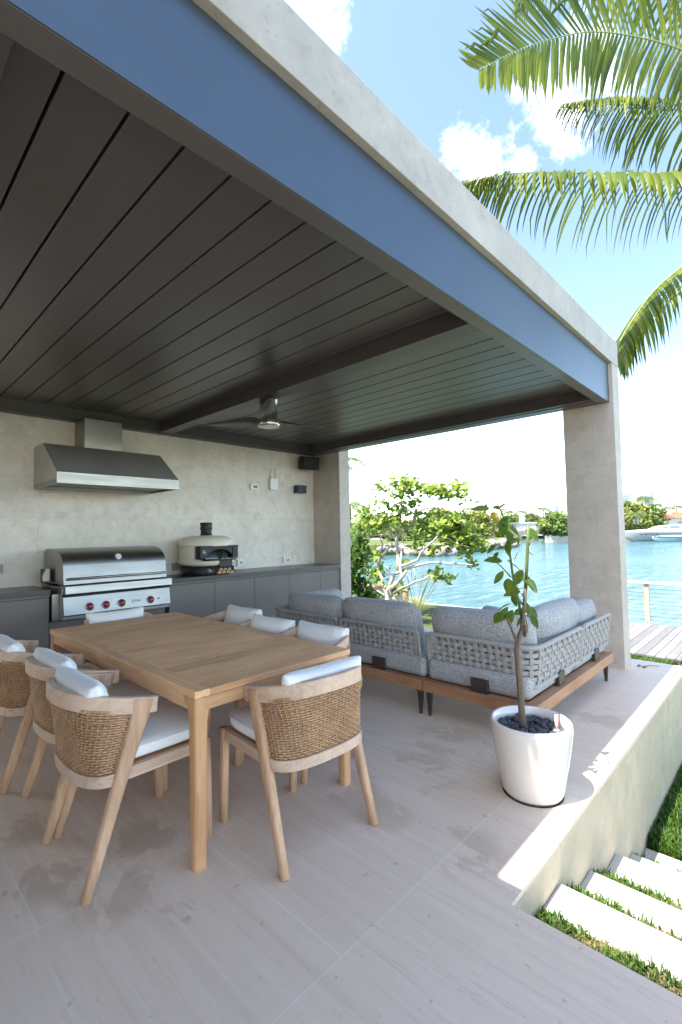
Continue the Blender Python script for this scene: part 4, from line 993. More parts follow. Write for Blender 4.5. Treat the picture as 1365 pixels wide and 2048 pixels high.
for y in (2.37, .72, -.93, -2.58, -4.2):
    MB().box(12.07, 12.13, y-.046, y+.046, dz+.001, dz+.875).build('post', 'ipe', rl, bevel=.004)
MB().box(12.03, 12.17, -4.6, 3.0, dz+.877, dz+.925).build('top_rail', 'rail_top', rl, bevel=.006)
for k in range(9): MB().tube([(12.10, -4.5, dz+.09+k*.084), (12.10, 2.95, dz+.09+k*.084)], .005, 6).build('cable', 'steel', rl)

# ------------------------------------------------------------------ seagrape tree beyond the sofa
sg = thing('seagrape_tree', 'pale branched sea grape tree with round yellow green leaves behind the sofa', 'tree', (9.9, 7.1, -.79))
D0 = 12.0
zq = lambda x, y: (690+x/5.25, 930+y/5.25)
def limb(pts, r0, r1, name='limb'):
    rs = random.Random(len(pts)*7+int(pts[0][0])); P = [W(*zq(x, y), D0+e) for x, y, e in pts]
    return MB().tube(P, [r0+(r1-r0)*i/(len(P)-1) for i in range(len(P))], 8).build(name, 'pale_bark', sg)
limb([(455, 1640, 0), (460, 1500, 0), (455, 1400, .05), (465, 1310, .05)], .095, .08, 'trunk')
limb([(465, 1310, .05), (520, 1260, .0), (580, 1210, -.2), (650, 1110, -.4)], .06, .035)
limb([(470, 1320, .05), (540, 1250, -.2), (600, 1180, -.1), (580, 1060, .0), (600, 900, .2), (615, 740, .3), (635, 630, .4)], .05, .018)
limb([(440, 1330, .1), (520, 1150, .2), (640, 1090, .0), (780, 1050, -.3), (900, 1025, -.5), (1040, 1030, -.7), (1180, 1035, -.9), (1340, 1050, -1.1)], .05, .018)
limb([(590, 1065, 0), (690, 1030, -.2), (770, 995, -.3), (800, 920, -.4), (870, 850, -.4), (930, 800, -.5), (980, 740, -.5)], .042, .018)
limb([(560, 1130, .2), (565, 980, .3), (545, 860, .4), (542, 770, .5), (600, 700, .5), (690, 640, .4), (740, 560, .3), (732, 515, .3)], .06, .035)
limb([(542, 770, .5), (480, 690, .6), (430, 620, .8), (400, 580, .9)], .034, .015)
limb([(540, 760, .5), (540, 690, .4), (510, 645, .4), (470, 620, .3)], .03, .014)
limb([(530, 770, .5), (450, 735, .7), (340, 735, .9), (250, 740, 1.0)], .03, .013)
limb([(350, 1050, .6), (370, 980, .6), (430, 910, .5), (500, 820, .5)], .05, .03)
limb([(440, 1400, .1), (390, 1200, .4), (350, 1080, .6), (370, 930, .8), (400, 840, .9), (360, 740, 1.0)], .05, .02)
limb([(500, 1350, 0), (600, 1290, -.3), (680, 1260, -.5), (740, 1225, -.6), (830, 1200, -.7), (885, 1165, -.8)], .034, .026)
limb([(735, 1225, -.6), (745, 1150, -.6), (720, 1080, -.6)], .016, .008)
limb([(450, 1390, .1), (360, 1330, .3), (280, 1310, .5), (215, 1290, .7)], .03, .012)
limb([(540, 1170, .1), (470, 1110, .3), (430, 1060, .4)], .02, .01)
limb([(732, 520, .3), (800, 480, .1), (880, 450, 0), (1000, 460, -.2), (1090, 420, -.3), (1160, 350, -.4)], .028, .008)
limb([(735, 515, .3), (690, 490, .3), (620, 430, .4), (560, 400, .5)], .028, .012)
limb([(560, 400, .5), (500, 330, .5), (400, 290, .6), (345, 260, .7)], .014, .007)
limb([(600, 420, .4), (590, 320, .3), (580, 220, .3), (600, 130, .3)], .014, .006)
limb([(570, 870, .3), (640, 870, .1), (700, 880, 0)], .022, .014)
limb([(900, 800, -.4), (950, 860, -.4), (980, 890, -.4), (1080, 940, -.5), (1180, 920, -.7)], .014, .008)
limb([(980, 745, -.5), (1080, 770, -.7), (1180, 830, -.8), (1300, 860, -1.0)], .012, .007)
limb([(430, 620, .8), (340, 560, 1.0), (230, 520, 1.2)], .014, .007)
gl = MB(); rnd = random.Random(31)
def disc(b, c, nrm, r):
    nrm = Vector(nrm).normalized(); a = nrm.cross(Vector((rnd.uniform(-1, 1), rnd.uniform(-1, 1), .3))).normalized(); e = nrm.cross(a)
    k = 9; c = Vector(c); vs = [c-nrm*r*.12]
    for j in range(k):
        t = 2*math.pi*j/k+.2; rr_ = r*(1 if j else .8)*(1+.05*math.sin(3*t)); vs.append(c+a*(rr_*math.cos(t))+e*(rr_*1.08*math.sin(t))+nrm*(.10*r*math.cos(2*t)))
    b.add([tuple(v) for v in vs], [(0, 1+j, 1+(j+1) % k) for j in range(k)], True)
clus = [(590, 190, 150, 110, 60), (370, 230, 80, 60, 16), (740, 190, 70, 60, 14), (870, 260, 140, 70, 50), (960, 290, 110, 80, 42), (1190, 250, 120, 90, 36), (1230, 340, 70, 60, 18), (560, 300, 110, 80, 30), (330, 380, 40, 60, 6), (420, 390, 70, 50, 12),
        (520, 470, 110, 60, 26), (210, 480, 80, 60, 18), (270, 550, 130, 80, 36), (330, 610, 140, 80, 44), (160, 690, 120, 90, 36), (400, 540, 90, 70, 24), (700, 390, 110, 60, 26), (860, 570, 130, 80, 34), (800, 640, 60, 90, 14), (930, 640, 130, 90, 42), (1020, 620, 90, 70, 24), (1130, 560, 110, 60, 22), (1210, 570, 80, 60, 18),
        (1150, 700, 140, 80, 44), (1270, 640, 80, 60, 16), (1260, 810, 130, 80, 46), (1330, 830, 80, 90, 26), (780, 830, 90, 100, 24), (860, 780, 70, 60, 10), (920, 900, 80, 60, 14), (1280, 920, 80, 60, 16), (340, 950, 70, 70, 14), (250, 980, 90, 60, 14), (210, 1060, 60, 60, 10), (620, 1010, 60, 40, 8),
        (330, 1110, 160, 70, 32), (300, 1200, 120, 70, 18), (960, 1110, 80, 70, 14), (1060, 1180, 110, 60, 24), (930, 1170, 60, 50, 10), (1320, 1040, 60, 60, 12), (560, 1290, 120, 60, 22), (480, 1340, 80, 50, 12), (470, 590, 90, 70, 18), (600, 600, 80, 60, 10), (130, 600, 60, 80, 14), (1090, 330, 70, 60, 14), (530, 930, 30, 30, 3), (680, 250, 90, 60, 22), (1060, 560, 110, 70, 26), (1130, 640, 120, 70, 30), (1000, 700, 90, 80, 18), (1090, 790, 100, 70, 20), (1330, 700, 90, 70, 20), (640, 500, 110, 70, 24), (1400, 780, 80, 80, 18), (1440, 860, 70, 70, 14), (1040, 250, 60, 50, 10)]
for cx, cy, sx, sy, n in clus:
    de = (.9-(cx-200)/700)*.9 + rnd.uniform(-.3, .3)
    for _ in range(int(n*2.0)):
        x = cx+rnd.gauss(0, sx*.48); y = cy+rnd.gauss(0, sy*.48)
        disc(gl, W(*zq(x, y), D0+de+rnd.gauss(0, .28)), (rnd.gauss(0, .55)-.3, rnd.gauss(0, .55), .75), rnd.uniform(.034, .074))
gl.build('foliage', 'grape_leaf', sg)

# piling, dock box, shrubs near the seawall
pg = MB().lathe([(0, 0), (.13, 0), (.13, 2.0), (.125, 2.02), (0, 2.03)], (11.55, 8.48, -2.35), 20)
tag(pg.build('dock_piling', 'piling'), 'brown timber piling at the water edge beside the sea grape tree', 'piling')
bx = thing('dock_box', 'low weathered timber bench wall behind the sea grape trunk', 'bench', (10.6, 9.5, -.79))
q0 = W(720, 1178, 13.6); q1 = W(798, 1172, 13.2); dirv = (q1-q0); dirv.z = 0; nrm_ = Vector((-dirv.y, dirv.x, 0)).normalized()*.45
bm_ = MB(); bm_.prism([(q0.x, q0.y), (q1.x, q1.y), (q1.x+nrm_.x, q1.y+nrm_.y), (q0.x+nrm_.x, q0.y+nrm_.y)], -.8, -.2); bm_.build('body', 'concrete', bx)
bm_ = MB(); a_ = dirv.normalized()*.05; bm_.prism([(q0.x-a_.x, q0.y-a_.y), (q1.x+a_.x, q1.y+a_.y), (q1.x+nrm_.x+a_.x, q1.y+nrm_.y+a_.y), (q0.x+nrm_.x-a_.x, q0.y+nrm_.y-a_.y)], -.198, -.13); bm_.build('top', 'piling', bx)

def leaf_cloud(b, c, rad, n, size, seed, flat=1.0, shell=.55):
    rs = np.random.RandomState(seed); v = rs.normal(size=(n, 3)); v /= np.linalg.norm(v, axis=1)[:, None]
    rr_ = (shell+(1-shell)*rs.rand(n))[:, None]; lump = 1+.22*np.sin(v[:, :1]*4+seed)*np.cos(v[:, 1:2]*5+2*seed)+.12*np.sin(v[:, 2:3]*9+seed)
    p = np.array(c)+v*rr_*lump*np.array(rad)
    nr = v*.6+rs.normal(size=(n, 3))*.6+np.array([0, 0, .4]); nr /= np.linalg.norm(nr, axis=1)[:, None]
    a = np.cross(nr, rs.normal(size=(n, 3))); a /= np.linalg.norm(a, axis=1)[:, None]; e = np.cross(nr, a)
    s_ = size*(.6+.8*rs.rand(n))[:, None]
    q = np.stack([p-a*s_*1.3, p+e*s_*.55, p+a*s_*1.3, p-e*s_*.55], 1).reshape(-1, 3)
    b.add([tuple(x) for x in q], [(4*i, 4*i+1, 4*i+2, 4*i+3) for i in range(n)])
def shrub(label, c, rad, n, size, seed, m='shrub', name='shrub', cat='shrub', group=None):
    s_ = thing(name, label, cat, (c[0], c[1], c[2]), group=group)
    b = MB()
    for k in range(5):
        rs = random.Random(seed*10+k); leaf_cloud(b, (c[0]+rs.uniform(-.5, .5)*rad[0], c[1]+rs.uniform(-.5, .5)*rad[1], c[2]+rad[2]*(.45+.33*k)), (rad[0]*.6, rad[1]*.6, rad[2]*.5), n//5, size, seed+k, shell=.2)
    b.build('foliage', m, s_)
    st = MB()
    for k in range(5):
        rs = random.Random(seed*3+k); st.tube([(c[0]+rs.uniform(-.1, .1), c[1]+rs.uniform(-.1, .1), c[2]), (c[0]+rs.uniform(-.3, .3)*rad[0]*2, c[1]+rs.uniform(-.3, .3)*rad[1]*2, c[2]+rad[2]*1.5)], [.02, .008], 5)
    st.build('stems', 'bark', s_); return s_
p = W(716, 1210, 9.2); shrub('tall dark green shrub seen just past the left stone pillar', (p.x, p.y, -.79), (.42, .42, 1.05), 2600, .05, 11)
p = W(738, 1215, 10.6); shrub('low leafy shrub at the foot of the sea grape tree', (p.x, p.y, -.79), (.55, .5, .42), 1500, .045, 14)
# ornamental grass tuft
p = W(832, 1250, 11.3); og = thing('ornamental_grass', 'bright green tuft of fine ornamental grass with pale plumes by the water', 'grass tuft', (p.x, p.y, -.79))
b = MB(); rnd = random.Random(4)
for k in range(520):
    a = rnd.uniform(0, 6.283); r = rnd.uniform(.2, 1)*.55; h = rnd.uniform(.5, .95); w = .006; dx, dy = math.cos(a), math.sin(a)
    P = [(p.x+dx*r*u**1.6, p.y+dy*r*u**1.6, -.79+h*(u-.28*u**4)) for u in (0, .35, .7, 1)]
    vs = []
    for i, q in enumerate(P): ww = w*(1-i/3.4); vs += [(q[0]-dy*ww, q[1]+dx*ww, q[2]), (q[0]+dy*ww, q[1]-dx*ww, q[2])]
    b.add(vs, [(0, 1, 3, 2), (2, 3, 5, 4), (4, 5, 7, 6)])
b.build('blades', 'plume', og)
b = MB()
for k in range(16):
    a = rnd.uniform(0, 6.283); r = rnd.uniform(.3, .9); h = rnd.uniform(.9, 1.35)
    P = [(p.x+math.cos(a)*r*u**1.5, p.y+math.sin(a)*r*u**1.5, -.79+h*u) for u in (0, .4, .8, 1)]; b.tube(P, [.003, .003, .008, .002], 5)
b.build('plumes', 'straw', og)

# ------------------------------------------------------------------ coconut palm by the terrace
def catmull(P, n):
    P = [Vector(p) for p in P]; P = [P[0]*2-P[1]]+P+[P[-1]*2-P[-2]]; out = []
    m = len(P)-3
    for i in range(n):
        t = i/(n-1)*m; k = min(m-1, int(t)); u = t-k; a, b, c, d_ = P[k:k+4]
        out.append(.5*((2*b)+(c-a)*u+(2*a-5*b+4*c-d_)*u*u+(3*b-a-3*c+d_)*u**3))
    return out
def frond(parent, ctrl, n, Lmax, nrm, droopU, droopL, seed, wid=.022, rib=.016, name='frond', hang=.0, sweep=.55, m='palm_leaf', ribm='palm_rib'):
    """feather leaf: ribs sampled along ctrl, leaflets on both sides; nrm = normal of the leaf plane"""
    rnd = random.Random(seed); P = catmull(ctrl, n); b = MB(); nrm = Vector(nrm).normalized()
    for i in range(1, n-1):
        t = (P[i+1]-P[i-1]).normalized(); sd = t.cross(nrm).normalized(); nn = sd.cross(t).normalized()
        u = i/(n-1); L0 = Lmax*(min(1, .55+1.6*u) if u < .3 else 1)*(1-.72*max(0, (u-.45)/.55)**1.6)
        for side in (-1, 1):
            if rnd.random() < .03: continue
            dr = droopU if side > 0 else droopL
            L = L0*rnd.uniform(.86, 1.1); d0 = (sd*side+t*(sweep+.55*u*u+rnd.uniform(-.08, .08))+nn*rnd.uniform(.05, .28)*(1 if hang == 0 else .2)+Vector((0, 0, -1))*hang*rnd.uniform(.7, 1.2)).normalized()
            q = P[i]+sd*side*rib*.5; w = wid*rnd.uniform(.8, 1.15); segs = 6; pts = [q.copy()]; dd = d0.copy()
            g_ = dr*rnd.uniform(.75, 1.3); kink = rnd.random() < .35; kp = rnd.randint(3, 5)
            for s_ in range(segs):
                dd = (dd+Vector((0, 0, -1))*g_*(.35+s_*.16)/segs*2.2).normalized()
                if kink and s_ == kp: dd = (dd+Vector((0, 0, -1.4))+Vector((rnd.uniform(-.3, .3), rnd.uniform(-.3, .3), 0))).normalized()
                q = q+dd*(L/segs); pts.append(q.copy())
            vs = []
            for s_, p in enumerate(pts):
                dv = (pts[min(segs, s_+1)]-pts[max(0, s_-1)]).normalized(); wv = dv.cross(nn if abs(dv.dot(nn)) < .95 else sd).normalized(); nv = wv.cross(dv)
                k = s_/segs; ww = w*(.55+.9*k if k < .4 else .91*(1-((k-.4)/.6)**1.8))+.0008
                vs += [p-wv*ww-nv*ww*.45, p, p+wv*ww-nv*ww*.45]
            fs = []
            for s_ in range(segs): fs += [(s_*3, s_*3+1, s_*3+4, s_*3+3), (s_*3+1, s_*3+2, s_*3+5, s_*3+4)]
            b.add([tuple(v) for v in vs], fs, True)
    f = b.build(name, m, parent)
    MB().tube(P, [rib*(1-.85*i/(n-1)) for i in range(n)], 6).build('rachis', ribm, f); return f
pc = W(1580, 300, 6.6)
pm_ = thing('coconut_palm', 'coconut palm whose arching fronds hang over the roof at the terrace corner', 'palm tree', (pc.x+.3, pc.y-.2, -.79))
MB().tube(catmull([(pc.x+.3, pc.y-.2, -.8), (pc.x+.15, pc.y-.1, 2.5), (pc.x, pc.y, pc.z)], 24), [.17-.06*i/23 for i in range(24)], 14).build('trunk', 'palm_trunk', pm_)
Wp = lambda l: [W(*q) for q in l]
fac = -CF
frond(pm_, [pc]+Wp([(1450, 150, 6.2), (1365, 100, 6.0), (1270, 73, 5.8), (1180, 64, 5.6), (1090, 82, 5.4), (1020, 108, 5.25), (956, 141, 5.1)]), 80, 1.0, fac*.95+Vector((0, 0, -.12)), .06, .30, 1, .033)
frond(pm_, [pc]+Wp([(1480, 245, 6.9), (1365, 212, 6.9), (1280, 199, 6.9), (1200, 198, 6.8), (1122, 209, 6.7)]), 84, .95, fac*.15+Vector((0, 0, -1)), 1.1, 1.0, 2, .024, hang=.7)
frond(pm_, [pc]+Wp([(1460, 345, 6.2), (1365, 349, 6.0), (1260, 348, 5.8), (1150, 346, 5.6), (1050, 346, 5.4), (980, 354, 5.3), (922, 368, 5.2)]), 80, .92, fac*.25+Vector((0, 0, -1)), 1.0, .9, 3, .031, hang=.85)
frond(pm_, [pc]+Wp([(1460, 470, 6.7), (1375, 525, 6.6), (1310, 580, 6.5), (1265, 640, 6.4), (1238, 690, 6.3), (1233, 728, 6.25)]), 88, .95, fac*.3+Vector((.5, 0, -.8)), 1.0, .9, 4, .022, hang=.35)
frond(pm_, [pc]+Wp([(1470, 60, 6.9), (1365, -35, 6.9), (1270, -70, 6.8), (1180, -80, 6.7), (1080, -40, 6.6), (1030, 10, 6.5)]), 76, .85, fac*.4+Vector((0, 0, -.9)), .9, .8, 5, .026, hang=.6)
frond(pm_, [pc]+Wp([(1560, 100, 7.0), (1500, -60, 7.2), (1420, -150, 7.4), (1330, -180, 7.6)]), 50, .8, fac*.4+Vector((0, 0, -1)), .7, .7, 6)
frond(pm_, [pc]+Wp([(1700, 200, 6.8), (1850, 180, 7.0), (2000, 300, 7.2)]), 46, .8, (0, 0, -1), .7, .7, 7)
frond(pm_, [pc]+Wp([(1640, 420, 7.0), (1720, 600, 7.2), (1740, 760, 7.3)]), 46, .8, (.3, .3, -1), .7, .7, 8)
frond(pm_, [pc]+[pc+Vector(q) for q in ((.9, .4, .5), (2.0, .9, .4), (3.0, 1.3, -.4))], 46, .8, (0, 0, -1), .7, .7, 9)
frond(pm_, [pc]+[pc+Vector(q) for q in ((.9, -.6, .4), (1.9, -1.2, .3), (2.8, -1.7, -.5))], 46, .8, (0, 0, -1), .7, .7, 10)

# ------------------------------------------------------------------ simple palms and trees further off
def palm(label, crown, zg, L, nf_, seed, leaf_n=22, trunk_r=.16, group=None, m='far_palm', name='palm_tree'):
    c = Vector(crown); o = thing(name, label, 'palm tree', (c.x, c.y, zg), group=group); rnd = random.Random(seed)
    MB().tube(catmull([(c.x+rnd.uniform(-.4, .4), c.y+rnd.uniform(-.4, .4), zg-.2), (c.x, c.y, (zg+c.z)/2), tuple(c)], 8), [trunk_r*(1.15-.4*i/7) for i in range(8)], 8).build('trunk', 'palm_trunk', o)
    b = MB()
    for k in range(nf_):
        a = 6.283*k/nf_+rnd.uniform(-.25, .25); up = rnd.uniform(-.35, 1.0); l = L*rnd.uniform(.8, 1.1); dx, dy = math.cos(a), math.sin(a)
        P = [c+Vector((dx*l*u*(1-.12*u), dy*l*u*(1-.12*u), l*(up*u*.75-(.55+.28*up)*u*u))) for u in [i/leaf_n for i in range(leaf_n+1)]]
        for i in range(2, leaf_n):
            t = (P[i+1]-P[i-1]).normalized(); sd = t.cross(Vector((0, 0, 1))).normalized(); u = i/leaf_n
            ll = l*.30*(1-.6*max(0, (u-.5)*2)**2)*rnd.uniform(.8, 1.15)
            for s_ in (-1, 1):
                d1 = (sd*s_+t*.7+Vector((0, 0, -.35))).normalized(); d2 = (d1+Vector((0, 0, -.9))).normalized(); w = l/leaf_n*.42
                p0, p1 = P[i], P[i]+d1*ll*.55; p2 = p1+d2*ll*.5
                b.add([tuple(p0-t*w*.5), tuple(p0+t*w*.5), tuple(p1+t*w*.45), tuple(p1-t*w*.45), tuple(p2)], [(0, 1, 2, 3), (3, 2, 4)])
        b.tube(P[::3]+[P[-1]], l*.008, 4)
    b.build('crown', m, o); return o
def tree(label, base, h, rw, n, size, seed, m='far_leaf', trunk=.28, group=None, cat='tree', name='broadleaf_tree', low=.3):
    b0 = Vector(base); o = thing(name, label, cat, b0, group=group); rnd = random.Random(seed)
    t = MB(); t.tube([b0+Vector((0, 0, -.2)), b0+Vector((.05*h, 0, h*.3)), b0+Vector((0, .04*h, h*.6))], [h*.035, h*.028, h*.015], 7)
    for k in range(4):
        a = k*1.57+rnd.uniform(-.4, .4); t.tube([b0+Vector((0, 0, h*.32)), b0+Vector((math.cos(a)*rw*.4, math.sin(a)*rw*.4, h*.55)), b0+Vector((math.cos(a)*rw*.7, math.sin(a)*rw*.7, h*.72))], [h*.016, h*.011, h*.004], 5)
    t.build('trunk', 'bark', o); b = MB(); K = 13
    for k in range(K):
        a = k*2.4; q = math.sqrt((k+.5)/K); zz = low+(.92-low)*(1-q*q*.75)+rnd.uniform(-.10, .05)
        if k % 4 == 3: zz = low+.08
        leaf_cloud(b, (b0.x+math.cos(a)*rw*.68*q, b0.y+math.sin(a)*rw*.68*q, b0.z+h*min(zz, .86)), (rw*.44, rw*.44, h*.17), n//K, size, seed*20+k, shell=.35)
    b.build('crown', m, o); return o
ZG = -.30
def base(px, dep, z=ZG):
    p = W(px, 1066, dep); return Vector((p.x, p.y, z))
def topz(px, py, dep): return W(px, py, dep).z
# far shore ground
def land(name, pts, z, m, rock=False):
    mb = MB(); mb.prism([(p.x, p.y) for p in pts], -3, z); return structure(name, mb, m)
M['far_ground'] = painted('far_lawn', (.08, .10, .03), .95, 0, .2, .25)
wl = lambda px, py: onz(px, py, -1.7)
A = [wl(600, 1112), wl(760, 1110.5), wl(804, 1109), wl(861, 1113), wl(905, 1110), wl(950, 1104), wl(1000, 1097), wl(1036, 1093)]
B = [base(1030, 118), base(1010, 135), base(880, 190), base(600, 200)]
land('spit_shore', A+B, -.35, 'far_ground')
C_ = [base(1098, 112), base(1135, 110.5), base(1200, 111), base(1300, 113), base(1500, 118), base(1900, 140), base(1900, 420), base(500, 420), base(700, 215), base(890, 195), base(1000, 178), base(1060, 170), base(1090, 165)]
land('far_shore', C_, -.36, 'far_ground')
fs_ = MB(); pts = [base(1090, 111.9), base(1135, 110.3), base(1200, 110.8), base(1300, 112.8), base(1500, 117.8), base(1900, 139)]
fs_.sweep([(p.x, p.y, -1.75) for p in pts], lambda i, t: [(-.3, -1), (.3, -1), (.3, 1.55), (-.3, 1.55)]); tag(fs_.build('seawall', 'concrete'), 'far concrete seawall behind the moored yacht', 'seawall')
# rocks along the spit
rnd = random.Random(12); rk = None; cnt = 0
for i in range(len(A)-2):
    a, b = A[i+1], A[i+2]
    for k in range(26):
        t_ = (k+rnd.random())/26; p = a.lerp(b, t_) if hasattr(a, 'lerp') else a
        if rk is None:
            mb = MB().puff(1, .8, .62, 3, .1, 0); mb.xform(Matrix.Rotation(.5, 4, 'Z')); rk = mb.build('shore_rock', 'rock'); o = rk
        else: o = clone(rk)
        s_ = rnd.uniform(.7, 1.7); o.scale = (s_, s_*rnd.uniform(.7, 1.1), s_*rnd.uniform(.7, 1.1)); o.rotation_euler = (rnd.uniform(-.4, .4), rnd.uniform(-.4, .4), rnd.uniform(0, 6))
        inw = (p-EYE); inw.z = 0; inw.normalize()
        o.location = Vector((p.x, p.y, -1.45))+inw*rnd.uniform(-.2, 2.2)+Vector((0, 0, rnd.uniform(0, .8)))
        tag(o, 'pale boulder in the rock bank along the far shore spit', 'rock', 'boulders along the far spit')
def building(label, px0, px1, dep, ytop, ybot, depth, m='white_paint', wins=(), roof=None, name='house', cat='house', par=None, chim=None, rot=0):
    p0, p1 = base(px0, dep), base(px1, dep); z1 = topz((px0+px1)/2, ytop, dep); z0 = min(ZG, topz((px0+px1)/2, ybot, dep)) if ybot else ZG-.2
    mid = (p0+p1)/2; o = thing(name, label, cat, (mid.x, mid.y, ZG)); u = (p1-p0); wd_ = u.length; u.normalize(); v = Vector((-u.y, u.x, 0))
    if v.dot(CF) < 0: v = -v
    def quad(a0, a1, b0, b1): return [((p0+u*a+v*b).x, (p0+u*a+v*b).y) for a, b in ((a0, b0), (a1, b0), (a1, b1), (a0, b1))]
    MB().prism(quad(0, wd_, 0, depth), z0, z1).build('wall', m, o)
    if roof == 'flat': MB().prism(quad(-.3, wd_+.3, -.3, depth+.3), z1+.002, z1+.35).build('roof', m, o)
    if roof == 'hip':
        rz = wd_*.0+2.0; q = quad(-.5, wd_+.5, -.5, depth+.5); c0 = p0+u*(wd_*.30)+v*(depth*.5); c1 = p0+u*(wd_*.75)+v*(depth*.5)
        vs = [(x, y, z1+.002) for x, y in q]+[(c0.x, c0.y, z1+rz), (c1.x, c1.y, z1+rz)]
        MB().add(vs, [(0, 1, 5, 4), (1, 2, 5), (2, 3, 4, 5), (3, 0, 4), (3, 2, 1, 0)]).build('roof', 'roof_tile', o)
    for (fx0, fx1, fz0, fz1) in wins:
        f = MB().prism(quad(wd_*fx0, wd_*fx1, -.06, -.002), z0+(z1-z0)*fz0, z0+(z1-z0)*fz1).build('window', 'white_paint', o)
        MB().prism(quad(wd_*fx0+.08, wd_*fx1-.08, -.075, -.062), z0+(z1-z0)*fz0+.08, z0+(z1-z0)*fz1-.08).build('pane', 'glass', f)
    if chim:
        fx, hh = chim; MB().prism(quad(wd_*fx, wd_*fx+1.3, depth*.3, depth*.3+1.3), z1+.36 if roof == 'flat' else z1, z1+hh).build('chimney', m, o)
        MB().prism(quad(wd_*fx-.2, wd_*fx+1.5, depth*.3-.2, depth*.3+1.5), z1+hh+.002, z1+hh+.3).build('chimney_cap', m, o)
    return o
building('white two storey house with flat roof and chimney behind the bridge', 1012, 1073, 140, 1047, None, 9, wins=((.30, .36, .62, .78), (.52, .58, .62, .78), (.86, .93, .62, .78), (.1, .16, .62, .78)), roof='flat', chim=(.62, 2.6))
building('low white garden building right of the bridge house', 1074, 1104, 146, 1060, None, 7, wins=((.2, .4, .35, .75), (.6, .8, .35, .75)), roof='flat')
building('white house with red tiled hip roof and side windows behind the yacht', 1314, 1430, 135, 1036, None, 12, wins=((.14, .22, .55, .72), (.36, .46, .58, .82)), roof='hip', chim=(.36, 3.4))
building('small white turret with domed cap standing behind the hedge', 1270, 1280, 128, 1042, None, 1.3, name='turret', cat='turret', roof='flat')
building('low pink garden wall between the hedge and the white house', 1304, 1316, 127, 1058, None, 1, m='roof_tile', name='garden_wall', cat='wall')
building('long low white boathouse behind the sea grape branches', 716, 762, 112, 1080, None, 6, wins=((.05, .22, .45, .8), (.3, .45, .45, .8), (.55, .7, .45, .8), (.78, .92, .45, .8)), roof='flat', name='boathouse', cat='boathouse')
building('white bungalow partly hidden by the sea grape leaves', 850, 905, 125, 1070, None, 6, wins=((.2, .32, .35, .75), (.6, .72, .35, .75)), roof='flat', name='bungalow')
building('white low house glimpsed behind trees left of the bridge', 920, 1006, 150, 1064, None, 6, wins=((.1, .2, .4, .75), (.4, .5, .4, .75), (.75, .86, .4, .75)), roof='flat')
# white slat fence on the spit
p0, p1 = base(938, 112), base(1001, 122); fe = thing('white_fence', 'white fence along the lawn of the far spit', 'fence', (p0+p1)/2); u = (p1-p0); n_ = 22
for k in range(n_+1):
    q = p0+u*(k/n_); MB().box(q.x-.05, q.x+.05, q.y-.05, q.y+.05, -.5, 1.75).build('post', 'white_paint', fe)
f_ = MB()
for z in (.0, .42, .84, 1.26, 1.62): f_.sweep([(p0.x, p0.y, z), (p1.x, p1.y, z)], lambda i, t: [(-.03, -.12), (.03, -.12), (.03, .12), (-.03, .12)])
f_.build('rails', 'white_paint', fe)
# bridge
bp0, bp1 = W(1018, 1066, 118), W(1140, 1066, 114); bd = thing('bridge', 'low pale road bridge crossing the channel mouth', 'bridge', (bp0.x, bp0.y, -1.7)); u = bp1-bp0; u.z = 0; wd_ = u.length; u.normalize(); v = Vector((-u.y, u.x, 0)); v = v if v.dot(CF) > 0 else -v
def Q(a, b, z): p = bp0+u*a+v*b; return (p.x, p.y, z)
NB = 24; arch_z = lambda t: -1.5+1.85*math.sin(math.pi*min(1, max(0, (t-.05)/.9)))**.5
zt_ = lambda t: .80+.42*math.sin(math.pi*t)
vs = []; fs = []
for i in range(NB+1):
    t_ = i/NB; a = wd_*t_
    for b_ in (0, 6): vs += [Q(a, b_, arch_z(t_)), Q(a, b_, zt_(t_))]
for i in range(NB): o_ = i*4; fs += [(o_, o_+4, o_+5, o_+1), (o_+2, o_+3, o_+7, o_+6), (o_+1, o_+5, o_+7, o_+3), (o_, o_+2, o_+6, o_+4)]
fs += [(0, 1, 3, 2), (NB*4, NB*4+2, NB*4+3, NB*4+1)]
MB().add(vs, fs).build('span', 'bridge', bd)
rb = MB()
for i in range(NB): 
    t0_, t1_ = i/NB, (i+1)/NB
    for z_ in (.35, .62, .9): rb.sweep([Q(wd_*t0_, .1, zt_(t0_)+z_), Q(wd_*t1_, .1, zt_(t1_)+z_)], lambda i, t: [(-.04, -.06), (.04, -.06), (.04, .06), (-.04, .06)])
rb.build('railing', 'concrete', bd)
for i in range(0, NB+1):
    q = Q(wd_*i/NB, .1, zt_(i/NB)); MB().box(q[0]-.07, q[0]+.07, q[1]-.07, q[1]+.07, q[2], q[2]+.98).build('post', 'concrete', bd)
# towers far away
for x0, x1, yt, lb in ((1111, 1121, 1010, 'tiny hazy blue tower above the trees behind the bridge'), (1240, 1263, 987, 'hazy white and blue tower just right of the right pillar'), (1293, 1303, 988, 'pale stepped tower block left of its taller twin'), (1303, 1311, 983, 'slim pale blue tower behind the tall palms')):
    o = building(lb, x0, x1, 620, yt, None, 18, m='tower', name='tower_block', cat='tower'); p0, p1 = base(x0, 620), base(x1, 620); z1 = topz((x0+x1)/2, yt, 620)
    u = p1-p0; w_ = u.length; u.normalize(); v = Vector((-u.y, u.x, 0)); v = v if v.dot(CF) > 0 else -v
    for k in range(9):
        z = z1-2.2-3.4*k; a_, b_ = p0+u*.6-v*.3, p0+u*(w_-.6)-v*.3; c_, d2 = b_+v*.25, a_+v*.25
        MB().prism([(q.x, q.y) for q in (a_, b_, c_, d2)], z-1.5, z).build('window_band', 'tower_glass', o)
